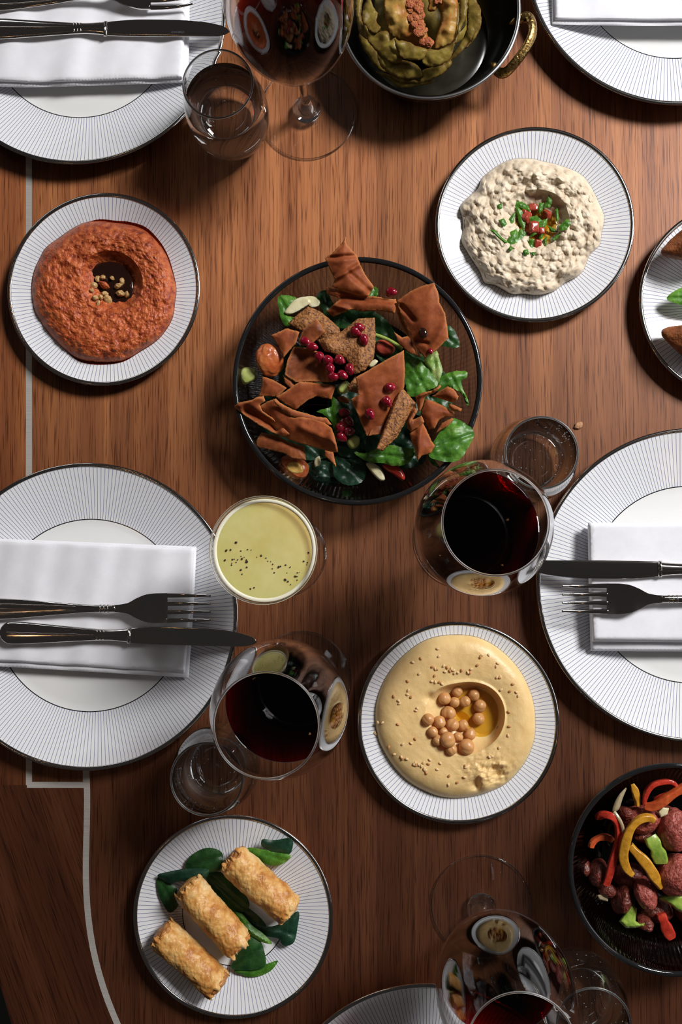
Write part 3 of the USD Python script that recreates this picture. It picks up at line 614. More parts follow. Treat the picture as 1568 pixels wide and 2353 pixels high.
napkin('folded white napkin on the right plate under knife and fork', [(1351, 1206), (1860, 1200), (1862, 1498), (1358, 1496), (1353, 1350)], [(1352, 1201), (1860, 1196), (1862, 1478), (1362, 1474), (1355, 1350)], 13.4, 21, 30, [(0.0, 220, .4, 0)], 3)
napkin('brightly lit folded napkin at the upper right corner', [(1267, -230), (1860, -235), (1860, 60), (1440, 60), (1269, 56)], [(1270, -232), (1860, -236), (1860, 48), (1440, 47), (1276, 45)], 18.8, 20.8, 24.5, [(0.0, 170, .5, 1)], 4)

# ---------------------------------------------------------------- cutlery
def ribbon(xs, hw, cy, zc, th, sides=14, rect=False, pw=None):
    """A bar along x: half widths hw, centre line cy, heights zc, half thicknesses th."""
    xs, hw, cy, zc, th = map(lambda a: np.broadcast_to(np.asarray(a, float), (len(xs),)), (xs, hw, cy, zc, th))
    ang = np.arange(sides)*2*PI/sides; c, s = np.cos(ang), np.sin(ang)
    if rect: c, s = np.sign(c)*np.abs(c)**.5, np.sign(s)*np.abs(s)**.6
    V = np.stack([np.repeat(xs, sides), (cy[:, None]+hw[:, None]*c).ravel(), (zc[:, None]+th[:, None]*s).ravel()], 1)
    n = len(xs); V = np.vstack([V, [[xs[0], cy[0], zc[0]], [xs[-1], cy[-1], zc[-1]]]])
    i, j = np.meshgrid(np.arange(n-1), np.arange(sides), indexing='ij'); j2 = (j+1) % sides
    q = np.stack([i*sides+j, i*sides+j2, (i+1)*sides+j2, (i+1)*sides+j], -1).reshape(-1, 4)
    k = np.arange(sides); k2 = (k+1) % sides
    F = np.vstack([q[:, [0, 2, 1]], q[:, [0, 3, 2]], np.stack([np.full(sides, n*sides), k, k2], 1), np.stack([np.full(sides, n*sides+1), (n-1)*sides+k2, (n-1)*sides+k], 1)])
    m = trimesh.Trimesh(V, F, process=False); m.fix_normals(); return np.array(m.vertices), np.array(m.faces)
def I(x, pts):
    a = np.array(pts, float); return PchipInterpolator(a[:, 0], a[:, 1])(x)
HANDLE_W = [(0, .0030), (.003, .0074), (.009, .0100), (.02, .0098), (.045, .0082), (.075, .0062), (.098, .0050), (.112, .0058), (.119, .0066)]
def knife(label, base, rot, text=False):
    t = thing('table_knife', label, 'knife', base, rot, 'table knives')
    x = np.linspace(0, .119, 60); part(t, 'handle', ribbon(x, I(x, HANDLE_W), 0, .0036, I(x, [(0, .0012), (.006, .0030), (.06, .0032), (.119, .0034)]), 20), 'steel', True)
    for s in (-.42, 0, .42):
        xs = np.linspace(.007, .086, 20); part(t, 'flute', ribbon(xs, .0011*np.clip((.092-xs)/.03, .4, 1), s*I(xs, HANDLE_W), .0063-.0008*abs(s)*2, .0007, 8), 'steel_dull', True)
    for xc in (.0885, .0915, .0945):
        xs = np.linspace(xc-.0009, xc+.0009, 7); part(t, 'collar_ring', ribbon(xs, I(xs, HANDLE_W)*.8, 0, .0062, .0007*np.sqrt(np.clip(1-((xs-xc)/.00095)**2, .02, 1)), 10), 'steel', True)
    xb = np.linspace(.117, .2318, 50)
    up = I(xb, [(.117, .0058), (.124, .0068), (.15, .0084), (.18, .0080), (.205, .0062), (.220, .0036), (.2290, .0002), (.2318, -.0030)])
    dn = I(xb, [(.117, -.0066), (.14, -.0074), (.19, -.0078), (.215, -.0078), (.226, -.0066), (.2318, -.0034)])
    # sharp upper edge and a plain spine: lens-shaped section
    part(t, 'blade', ribbon(xb, (up-dn)/2, (up+dn)/2, .0034, I(xb, [(.117, .0014), (.16, .0011), (.2318, .0005)]), 24, rect=True), 'steel', 30)
    xs = np.linspace(.1155, .1185, 8); part(t, 'bolster', ribbon(xs, .0072, -.0002, .0036, .0036*np.sqrt(np.clip(1-((xs-.117)/.0017)**2, .05, 1)), 18), 'steel', True)
    if text:
        m = meshkit.text_mesh('VDNEWNEE', .0016, .00006); m.apply_transform(trimesh.transformations.rotation_matrix(0, [0, 0, 1])); m.apply_translation((.178, -.0048, .00452)); part(t, 'engraved_mark', m, 'engrave', False, label='tiny worn maker mark')
    return t
def fork(label, base, rot):
    t = thing('table_fork', label, 'fork', base, rot, 'table forks')
    zc = lambda x: I(x, [(0, .0028), (.03, .0022), (.07, .0034), (.115, .0075), (.140, .0070), (.158, .0036), (.175, .0030), (.2035, .0078)])
    x = np.linspace(0, .118, 50)
    part(t, 'handle', ribbon(x, I(x, [(0, .0025), (.003, .0068), (.010, .0094), (.025, .0088), (.06, .0060), (.10, .0033), (.118, .0031)]), 0, zc(x), I(x, [(0, .0009), (.01, .0017), (.118, .0020)]), 16), 'steel', True)
    for s in (-.42, 0, .42):
        xs = np.linspace(.008, .082, 20); hw = I(xs, [(0, .0025), (.003, .0068), (.010, .0094), (.025, .0088), (.06, .0060), (.10, .0033)])
        part(t, 'flute', ribbon(xs, .0009*np.clip((.088-xs)/.03, .4, 1), s*hw, zc(xs)+.0013, .0006, 8), 'steel_dull', True)
    for xc in (.1045, .108, .1115):
        xs = np.linspace(xc-.0009, xc+.0009, 6); part(t, 'collar_ring', ribbon(xs, .0036, 0, zc(xs), .0024*np.sqrt(np.clip(1-((xs-xc)/.00095)**2, .1, 1)), 12), 'steel', True)
    # head: curved shovel, raised along both sides
    xh = np.linspace(.1175, .1640, 40); hw = I(xh, [(.1175, .0031), (.128, .0044), (.138, .0092), (.147, .0124), (.155, .0132), (.164, .0132)])
    ys = np.linspace(-1, 1, 17); X = np.repeat(xh, 17); Y = (hw[:, None]*ys).ravel()
    cup = np.clip((xh-.128)/.02, 0, 1)*.0018
    Z = (zc(xh)[:, None] + cup[:, None]*(ys**2)[None]).ravel()
    top = np.stack([X, Y, Z+.0009], 1); bot = np.stack([X, Y, Z-.0009], 1)
    i, j = np.meshgrid(np.arange(39), np.arange(16), indexing='ij'); a = i*17+j
    q = np.stack([a, a+17, a+18, a+1], -1).reshape(-1, 4); T = np.vstack([q[:, [0, 1, 2]], q[:, [0, 2, 3]]])
    v, f = close(top, bot, T); part(t, 'head', (v, f), 'steel', 40)
    for k, yy in enumerate((-.0112, -.0037, .0037, .0112)):
        xs = np.linspace(.1625, .2035, 24); tw = np.clip((xs-.1625)/.041, 0, 1)
        part(t, 'tine', ribbon(xs, .0021-.0012*tw**1.5, yy*(1-.04*tw), zc(xs)+.0018*(abs(yy)/.0132)**2*(1-tw), .0011-.0004*tw, 12), 'steel', True)
    return t
def on_cloth(px, py, z): 
    p = at(px, py, z); return p
def aim(p0, p1, z):
    a, b = at(*p0, z), at(*p1, z); return a, math.atan2(b[1]-a[1], b[0]-a[0])
b, r = aim((4, 1453), (601, 1466), .026); b[2] = TAB+.0262; knife('table knife on the left napkin, tip by the wine glass', b, r)
b, r = aim((-26, 1399), (501, 1396), .026); b[2] = TAB+.0265; fork('fork on the left napkin above the knife, tines to the right', b, r)
b, r = aim((-44, 68), (551, 66), .026); b[2] = TAB+.0233; knife('table knife at the upper left, blade behind the tall wine glass', b, r, True)
b, r = aim((-55, 4), (470, -10), .026); b[2] = TAB+.0233; fork('fork cut off by the top edge, above the upper left knife', b, r)
b, r = aim((1827, 1308), (1226, 1308), .030); b[2] = TAB+.0305; knife('table knife on the right napkin, blade towards the wine glass', b, r)
b, r = aim((1830, 1377), (1301, 1375), .030); b[2] = TAB+.0305; fork('fork on the right napkin below the knife, tines to the left', b, r)

# ---------------------------------------------------------------- dips
NTH = ['first', 'second', 'third', 'fourth', 'fifth', 'sixth', 'seventh', 'eighth', 'ninth', 'tenth']
def rows(P, k):
    """For each point: its row from the top (k to a row) and its place from the left."""
    P = np.array(P, float)[:, :2]; o = np.argsort(P[:, 1]); out = [None]*len(P); n = math.ceil(len(P)/k)
    for r in range(n):
        q = o[r*k:(r+1)*k]; q = q[np.argsort(P[q, 0])]
        for c, i in enumerate(q): out[i] = (('top row' if r == 0 else 'bottom row' if r == n-1 else NTH[r]+' row from the top'), NTH[c]+' from left')
    return out
def dip(name, label, cat, plate_px, outline_px, cc, crater, H, floor, sharp, noise, mat_, extra=None, nr=(46, 92), nt=300, lipamp=0.0, seed=0, peak=.30, q=.55, pw=2.3):
    """A mound of dip in polar sheets about its hollow cc: the hollow's rim radius crater(theta) pixels, sharp(theta) the steepness of its wall."""
    pl = plate_at(*plate_px, .0154)
    th = np.arange(nt)*2*PI/nt; cc = np.array(cc, float)
    poly = sg.Polygon(smoothed(outline_px, 5))
    R = []
    for t in th:
        ray = sg.LineString([cc, cc+900*np.array([math.cos(t), math.sin(t)])]).intersection(poly.exterior)
        pts = [np.array(g.coords[0]) for g in getattr(ray, 'geoms', [ray])]; R.append(max(np.linalg.norm(p-cc) for p in pts))
    R = np.array(R); rc = crater(th); sh = sharp(th)
    rows = []
    for u in np.linspace(0, 1, nr[0])[1:]:
        rows.append((u*rc, floor+(H-floor)*u**sh + lipamp*np.exp(-((1-u)/.06)**2)*np.clip((sh-3)/4, 0, 1)))
    for v in np.linspace(0, 1, nr[1])[1:]:
        vv = np.clip((v-peak)/(1-peak), 0, 1)
        rows.append((rc+(R-rc)*v, H*(1+.06*math.sin(PI*min(v/peak, 1)/2))*(1-vv**pw)**q*np.ones(nt) + lipamp*math.exp(-(v/.05)**2)*np.clip((sh-3)/4, 0, 1)))
    n = len(rows)
    rad = np.array([r for r, _ in rows]); hh = np.array([h for _, h in rows])
    px = cc[0]+rad*np.cos(th); py = cc[1]+rad*np.sin(th)
    fade = np.r_[np.ones(n-6), np.linspace(1, .15, 6)][:, None]
    hh = hh + noise(px, py)*fade
    if extra: hh = hh + extra(px, py)
    P0 = at(px, py, .010)
    zp = sidez(np.clip(np.hypot(P0[..., 0]-pl[0], P0[..., 1]-pl[1]), 0, .0883))*1000
    z = np.maximum(zp*.5+3.2 + hh, zp+.4); z[-1] = zp[-1]+.25
    Vt = at(px, py, z/1000).reshape(-1, 3)
    hc = float(z[:2].mean()); Vt = np.vstack([Vt, at(cc[0], cc[1], hc/1000)[None], [[pl[0], pl[1], TAB+.0063]]])
    i, j = np.meshgrid(np.arange(n-1), np.arange(nt), indexing='ij'); j2 = (j+1) % nt
    qd = np.stack([i*nt+j, (i+1)*nt+j, (i+1)*nt+j2, i*nt+j2], -1).reshape(-1, 4)
    k = np.arange(nt); k2 = (k+1) % nt
    F = np.vstack([qd[:, [0, 2, 1]], qd[:, [0, 3, 2]], np.stack([np.full(nt, n*nt), k2, k], 1), np.stack([np.full(nt, n*nt+1), (n-1)*nt+k, (n-1)*nt+k2], 1)])
    t = thing(name, label, cat, (pl[0], pl[1], TAB+.006))
    part(t, 'mound', (Vt, F), mat_, True, world=True)
    def height(x, y):      # mm above the table, for things lying on it
        d = (px-x)**2+(py-y)**2; return float(z.ravel()[d.ravel().argmin()])
    return t, height

def per(pts):
    """Periodic interpolation of (degrees, value); degrees run clockwise in the picture from +x."""
    a = np.array(sorted(pts), float); a = np.vstack([a, [a[0, 0]+360, a[0, 1]]])
    cs = CubicSpline(a[:, 0], a[:, 1], bc_type='periodic') if len(a) > 4 else None
    def f(t):
        d = np.degrees(t) % 360; d = np.where(d < a[0, 0], d+360, d); return np.interp(d, a[:, 0], a[:, 1]) if cs is None else cs(d)
    return f
C4 = crop(0, 420, 3.2667)
def nz(s, amp, x, y, seed, o=3): return 2*amp*(meshkit.fbm(np.stack([x/s, y/s, np.full_like(x, seed)], -1), o, seed)-.5)
def cells(x, y, s, seed):   # lumpy: distance to the nearest of jittered points
    rng = np.random.default_rng(seed); x0, x1, y0, y1 = x.min(), x.max(), y.min(), y.max()
    k = int((x1-x0)*(y1-y0)/s**2); P = np.c_[rng.uniform(x0, x1, k), rng.uniform(y0, y1, k)]
    from scipy.spatial import cKDTree
    d, _ = cKDTree(P).query(np.c_[x.ravel(), y.ravel()], 2); return np.clip(1-(d[:, 0]/(s*.62))**2, 0, 1).reshape(x.shape), (d[:, 1]-d[:, 0]).reshape(x.shape)/s
MO = C4([(745, 285), (870, 300), (960, 310), (1080, 350), (1180, 440), (1250, 540), (1290, 650), (1325, 790), (1315, 900), (1295, 1020), (1230, 1130), (1160, 1200), (1050, 1270), (930, 1335), (800, 1350), (690, 1345), (590, 1325), (500, 1265), (420, 1190), (350, 1110), (290, 1020), (250, 930), (235, 780), (255, 660), (300, 560), (340, 490), (430, 420), (530, 350), (630, 300)])
def mnoise(x, y):
    c, e = cells(x, y, 7.5, 5); return nz(34, 2.3, x, y, 1) + nz(11, 1.2, x, y, 31, 3) + .6*(c-.5) + nz(4, .45, x, y, 3, 2)
muh, muh_h = dip('red_walnut_dip', 'coarse red pepper and walnut dip with a dark oily hollow', 'dip', SC[0], MO, C4([(835, 770)])[0],
    per([(0, 72), (45, 66), (90, 64), (135, 62), (180, 70), (225, 80), (270, 80), (315, 76)]), 17, 1.0, per([(0, 3.6), (60, 2.4), (120, 1.3), (180, 1.5), (240, 3.0), (300, 4.2)]), mnoise, 'muhammara', seed=1, peak=.35)
part(muh, 'oil_pool', sheet(C4([(690, 640), (760, 600), (880, 600), (960, 660), (1000, 760), (990, 860), (950, 950), (880, 980), (840, 940), (810, 880), (740, 850), (690, 800), (660, 720)]), 13.6, thick=2.5, noise=.15, res=5, smooth=True), 'molasses', True, label='dark glossy oil in the hollow', world=True)
OR = [C4([(775, 815)])[0] + (p-C4([(775, 815)])[0])*s for p, s in zip(MO, [1.02, 1.03, 1.035, 1.04, 1.03, 1.015, 1.01, 1.0, 1.0, 1.0, 1.0, 1.0, 1.0, 1.01, 1.025, 1.03, 1.02, 1.0]+[.99]*11)]
def plate_film(P, plate_px, lift, thick, res=6):
    pl = plate_at(*plate_px, .0154); A, T, D = triangulate(smoothed(P, 4), res)
    p = at(A[:, 0], A[:, 1], .010); z = sidez(np.clip(np.hypot(p[:, 0]-pl[0], p[:, 1]-pl[1]), 0, .0883))
    return close(at(A[:, 0], A[:, 1], z+lift+thick), at(A[:, 0], A[:, 1], z+lift), T)
part(muh, 'oil_fringe', plate_film(OR, SC[0], .0001, .00035), 'orange_oil', True, label='thin orange oil seeping from the dip', world=True)
wn = C4([(705, 770), (735, 720), (772, 712), (690, 810), (842, 716), (885, 775), (915, 742), (905, 830), (950, 840), (715, 865), (757, 862), (812, 880), (788, 832), (738, 905), (780, 770)])
WR = rows(wn, 5)
wr = [22, 19, 21, 18, 17, 22, 20, 26, 18, 21, 22, 26, 17, 15, 30]
for k, (p, r) in enumerate(zip(wn, wr)):
    rr = r/3.2667/pxm(.015)*1.25
    z = max(muh_h(*p), 13.5)/1000
    one('walnut_piece', blob(at(p[0], p[1], z+rr*.35), (rr*1.2, rr*.85, rr*.7), (.3*k, .5*k, k*1.3), .35, 1.6, k+50, 3), 'walnut' if k != 14 else 'muhammara', ('walnut piece in the red dip, %s, %s' % WR[k]) if k != 14 else 'reddish dip-coated walnut piece amid the walnuts on the red dip', 'walnut', 'walnut pieces in the red dip')

C5 = crop(980, 280, 3.136)
BO = C5([(240, 620), (275, 565), (370, 480), (405, 400), (520, 312), (620, 268), (740, 262), (850, 285), (960, 312), (1090, 362), (1165, 430), (1235, 560), (1285, 690), (1265, 800), (1250, 890), (1180, 960), (1120, 1090), (1000, 1160), (920, 1220), (800, 1250), (700, 1240), (610, 1240), (500, 1180), (420, 1160), (385, 1080), (300, 950), (252, 860), (262, 780), (258, 690)])
def bnoise(x, y):
    c, e = cells(x, y, 13, 8); c2, _ = cells(x, y, 6, 9); return nz(40, 3.0, x, y, 4, 2) + nz(17, 2.6, x, y, 14, 2) + 1.9*(np.sqrt(c)-.5) + .35*(c2-.5)
baba, baba_h = dip('aubergine_dip', 'lumpy cream-coloured aubergine dip topped with chopped parsley', 'dip', SC[1], BO, C5([(790, 745)])[0],
    per([(0, 74), (45, 70), (90, 66), (135, 72), (180, 80), (225, 84), (270, 82), (315, 84)]), 17, 3.5, per([(0, 3.0), (60, 1.8), (120, 1.6), (180, 1.6), (240, 3.0), (300, 4.5)]), bnoise, 'baba', seed=2, peak=.4, q=.45)
part(baba, 'oil_pool', sheet(C5([(590, 700), (640, 610), (760, 600), (880, 640), (950, 720), (940, 820), (880, 900), (790, 950), (680, 930), (600, 860), (570, 780)]), 14.8, thick=2.0, noise=.15, res=5, smooth=True), 'gold_oil', True, label='golden olive oil in the hollow', world=True)
herb = [[(625, 575), (690, 580), (750, 620), (740, 640), (680, 615), (630, 595)], [(640, 600), (690, 650), (710, 720), (700, 775), (670, 720), (655, 650)], [(860, 590), (880, 535), (905, 570), (890, 610), (850, 615)], [(805, 640), (815, 590), (845, 590), (835, 635), (815, 655)], [(530, 710), (560, 700), (580, 735), (555, 750)], [(465, 785), (500, 785), (540, 830), (580, 860), (560, 870), (500, 815)], [(750, 690), (790, 680), (830, 710), (800, 735), (755, 720)], [(830, 720), (870, 705), (850, 760), (800, 800), (760, 820), (770, 780)], [(965, 750), (1010, 705), (1040, 730), (1010, 770), (970, 780)], [(880, 750), (920, 770), (945, 790), (900, 790)], [(905, 850), (960, 800), (980, 815), (930, 850)], [(590, 860), (610, 800), (650, 780), (660, 850), (630, 900)], [(640, 830), (680, 780), (715, 800), (710, 850), (670, 870)], [(740, 850), (775, 850), (770, 920), (740, 900)], [(845, 850), (870, 830), (865, 890), (850, 880)], [(600, 700), (640, 650), (630, 720), (605, 730)], [(930, 640), (950, 620), (955, 690), (940, 720)], [(700, 930), (730, 920), (740, 950), (705, 960)], [(750, 940), (790, 940), (775, 965)], [(515, 600), (545, 590), (545, 620), (520, 625)], [(590, 920), (610, 895), (625, 915), (605, 930)], [(820, 800), (850, 790), (840, 830), (815, 850)]]
PR = rows([np.mean(P, 0) for P in herb], 5)
for k, P in enumerate(herb):
    P = C5(P); c = P.mean(0); P = c+(P-c)*1.22; z = max(baba_h(*c), 15.5)+1.4
    one('parsley_piece', sheet(P, z+.6*(k % 3), (4*math.sin(k), 4*math.cos(k*1.7)), 1.0, 1.3, .10, thick=.35, res=2.2, seed=k, smooth=False, jag=.35), 'herb', 'parsley scrap on the cream dip, %s, %s' % PR[k] if k != 19 else 'lone parsley scrap on the rim of the cream dip, left of the hollow', 'parsley', 'parsley scraps on the cream dip' if k != 19 else None)
for k, (x, y, r) in enumerate([(770, 620, 26), (720, 690, 34), (870, 670, 28), (760, 770, 42), (830, 790, 26), (800, 880, 30), (700, 660, 22)]):
    p = C5([(x, y)])[0]; rr = r/3.136/pxm(.016)
    one('tomato_dice', blob(at(p[0], p[1], .0150), (rr*1.35, rr*1.05, rr*.9), (k, .4*k, k), .18, 1.4, k+70, 3, shape=lambda v: np.sign(v)*np.abs(v)**.5), 'tomato_red', 'red tomato dice on the cream dip, ' + ['top, under the parsley', 'left of the middle', 'upper right', 'largest, at the centre', 'right of the middle', 'lowest', 'far left under parsley'][k], 'tomato', 'tomato dice on the cream dip')

C6 = crop(800, 1400, 3.136)
HO = C6([(770, 182), (900, 192), (1010, 232), (1110, 300), (1210, 400), (1280, 510), (1330, 640), (1352, 780), (1345, 930), (1300, 1060), (1220, 1180), (1120, 1270), (1010, 1318), (900, 1350), (780, 1362), (660, 1350), (540, 1305), (430, 1240), (340, 1150), (265, 1040), (212, 920), (193, 780), (205, 660), (245, 540), (310, 430), (400, 330), (520, 240), (640, 195)])
def hnoise(x, y): return nz(60, .8, x, y, 7) + nz(9, .16, x, y, 9, 2)
gouges = C6([(940, 1290), (1090, 1140), (1000, 1200), (900, 1265), (1060, 1200)])
def hextra(x, y):
    h = np.zeros_like(x)
    for (gx, gy), r, a in zip(C6([(925, 1262), (1075, 1180), (960, 1215), (590, 640), (1100, 1120), (990, 1290)]), (9, 12, 16, 8, 7, 12), (-7.5, -4.0, 2.8, -4.0, 3.6, 3.0)):
        h += a*np.exp(-((x-gx)**2+(y-gy)**2)/(2*r*r))
    m = np.exp(-((x-1130)**2/(2*38.**2)+(y-1777)**2/(2*24.**2)))
    return h + m*(nz(9, 3.4, x, y, 21, 3) - 3.2*np.abs(meshkit.noise(np.stack([x/14, y/14, np.full_like(x, 5.)], -1))-.5))
hum, hum_h = dip('hummus', 'smooth hummus swirled with a deep hollow of chickpeas and oil', 'dip', SC[2], HO, C6([(860, 790)])[0],
    per([(0, 86), (30, 82), (60, 80), (90, 84), (135, 92), (180, 96), (215, 98), (250, 86), (285, 86), (320, 90)]), 15.5, 0.5, per([(0, 9), (30, 7), (60, 3), (90, 1.7), (135, 1.5), (180, 1.8), (215, 4), (240, 8), (270, 9), (310, 10)]), hnoise, 'hummus', hextra, seed=3, lipamp=1.8, peak=.30, q=.50, pw=3.2)
part(hum, 'oil_pool', sheet(C6([(640, 640), (700, 560), (820, 530), (960, 550), (1060, 640), (1095, 760), (1080, 880), (1000, 960), (900, 1010), (760, 1040), (640, 1000), (580, 900), (560, 790), (600, 710)]), 9.6, thick=2.5, noise=.12, res=5, smooth=True), 'gold_oil', True, label='golden olive oil in the hollow', world=True)
cps = [(697, 645, 45), (790, 597, 38), (910, 618, 42), (770, 668, 38), (843, 663, 40), (950, 697, 46), (940, 790, 44), (727, 748, 50), (580, 795, 42), (663, 812, 44), (755, 830, 46), (828, 835, 40), (880, 900, 42), (610, 885, 38), (690, 880, 32), (650, 945, 38), (722, 940, 55), (795, 920, 36), (745, 1010, 40), (853, 990, 56)]
CPR = rows(cps, 4)
upper = {3: 3, 4: 3, 10: 3.5, 16: 4.5, 2: 1.5, 0: 1, 9: 1.5}
def pea(v):
    w = v.copy(); g = np.exp(-(w[:, 0]/.28)**2)*np.clip(w[:, 2]*.6+.4, 0, 1); w *= (1-.10*g)[:, None]; w[:, 1] *= 1+.06*np.sign(v[:, 1]); return w
for k, (x, y, r) in enumerate(cps):
    p = C6([(x, y)])[0]; rr = r/3.136/pxm(.018)
    z = max(hum_h(*p)/1000+rr*.75, .0105) + upper.get(k, 0)/1000
    one('chickpea', blob(at(p[0], p[1], z), (rr*1.03, rr, rr*.97), (.5*math.sin(k*2.1), .5*math.cos(k*1.3), k*.9), .05, 1.4, k+90, 3, shape=pea), 'chickpea', 'chickpea in the hummus hollow, %s, %s' % CPR[k], 'chickpea', 'chickpeas in the hummus')
ses = [(648, 285), (525, 355), (655, 340), (468, 382), (955, 345), (965, 330), (1015, 330), (935, 402), (1080, 390), (1070, 412), (610, 415), (630, 430), (690, 408), (640, 432), (745, 428), (760, 440), (735, 445), (770, 460), (790, 455), (820, 440), (890, 432), (865, 455), (625, 480), (605, 520), (630, 525), (660, 525), (680, 540), (1075, 490), (1090, 492), (1100, 488), (515, 465), (430, 518), (435, 585), (430, 615), (330, 628), (370, 680), (365, 660), (455, 632), (490, 730), (500, 715), (1170, 590), (1215, 598), (1228, 625), (1190, 540), (215, 815), (248, 818), (360, 830), (195, 890), (205, 900), (485, 935), (395, 972), (455, 965), (295, 995), (335, 1045), (385, 1065), (395, 1078), (425, 1080), (475, 1115), (490, 1125), (510, 1120), (545, 1105), (580, 1115), (530, 1130), (560, 1160), (565, 1180), (550, 1150), (645, 1155), (845, 1130), (850, 1140), (665, 1110), (730, 1200), (840, 1210), (725, 1265), (790, 1248), (1020, 1065), (1090, 1000), (1165, 845), (1155, 910), (1075, 850), (1160, 740), (485, 1105), (700, 450), (715, 420), (1105, 580), (590, 1085), (880, 460), (1040, 1060)]
for k, (x, y) in enumerate(ses):
    p = C6([(x, y)])[0]; z = hum_h(*p)/1000+.0007
    one('sesame_seed', blob(at(p[0], p[1], z), (.0016, .00105, .0007), (0, 0, k*1.9), .1, 1.5, k, 2, shape=lambda v: v*np.c_[np.ones(len(v)), 1-.3*v[:, 0], np.ones(len(v))]), 'sesame_dark' if k % 3 == 1 else 'sesame', 'toasted sesame seed sprinkled on the hummus', 'sesame seed', 'sesame seeds on the hummus')

# ---------------------------------------------------------------- fried rolls on leaves
CR = crop(280, 1850, 3.0154)
rl = [('bare spinach leaf at the upper left of the rolls plate, half under the top roll', 'leaf_dark', [(440, 430), (475, 355), (560, 303), (640, 300), (700, 340), (690, 440), (600, 470), (500, 460)], 15, 2),
 ('dark folded leaf left of the middle roll, upper flap', 'leaf_deep', [(245, 485), (330, 460), (440, 442), (600, 445), (560, 520), (400, 530), (340, 545), (290, 520)], 20, 3),
 ('green leaf hanging left of the middle roll', 'leaf_dark', [(250, 500), (330, 540), (385, 585), (370, 650), (390, 700), (330, 745), (275, 665), (248, 585)], 14, 2),
 ('dark curled leaf tip at the upper right of the rolls plate', 'leaf_deep', [(975, 237), (1060, 242), (1180, 235), (1168, 335), (1090, 330), (1020, 310), (970, 285)], 20, 2),
 ('bright green leaf right of the top roll', 'leaf', [(870, 300), (1000, 310), (1090, 330), (1172, 347), (1140, 392), (1070, 420), (980, 400)], 18, 3),
 ('dark leaf between the top and middle rolls', 'leaf_dark', [(580, 470), (700, 470), (780, 560), (870, 640), (875, 720), (770, 750), (680, 650), (610, 560)], 13, 2),
 ('curved bright leaf with frilled end between the rolls', 'leaf', [(765, 745), (830, 750), (900, 830), (980, 890), (1040, 960), (960, 945), (880, 890), (815, 805)], 15, 3),
 ('dark leaf under the right end of the top roll', 'leaf_deep', [(900, 800), (1010, 840), (1100, 820), (1222, 735), (1218, 850), (1190, 955), (1120, 972), (1085, 925), (990, 900)], 14, 3),
 ('veined leaf at the lower end of the middle roll', 'leaf_dark', [(860, 900), (950, 930), (990, 1020), (990, 1120), (880, 1145), (760, 1135), (780, 1070)], 14, 2.5),
 ('bright leaf tip lowest on the rolls plate', 'leaf', [(780, 1140), (900, 1130), (990, 1105), (1080, 1080), (1030, 1150), (930, 1190), (830, 1180)], 11, 2),
 ('dark leaf under the middle of the rolls', 'leaf_deep', [(700, 640), (860, 700), (1000, 830), (960, 900), (820, 820), (720, 740)], 10.5, 1)]
for k, (lb, mm, P, z, bu) in enumerate(rl):
    P = CR(P); c = P.mean(0); d = P[np.argmax(np.linalg.norm(P-c, axis=1))]-c
    one('salad_leaf', sheet(P, z, (3*math.sin(k*2), 3*math.cos(k)), bu, 1.3, .035, thick=.6, res=5, seed=k+10, smooth=True, ridges=[(tuple(c-d*.9), tuple(c+d*.9), -1.6, 4)]), mm, lb, 'leaf')
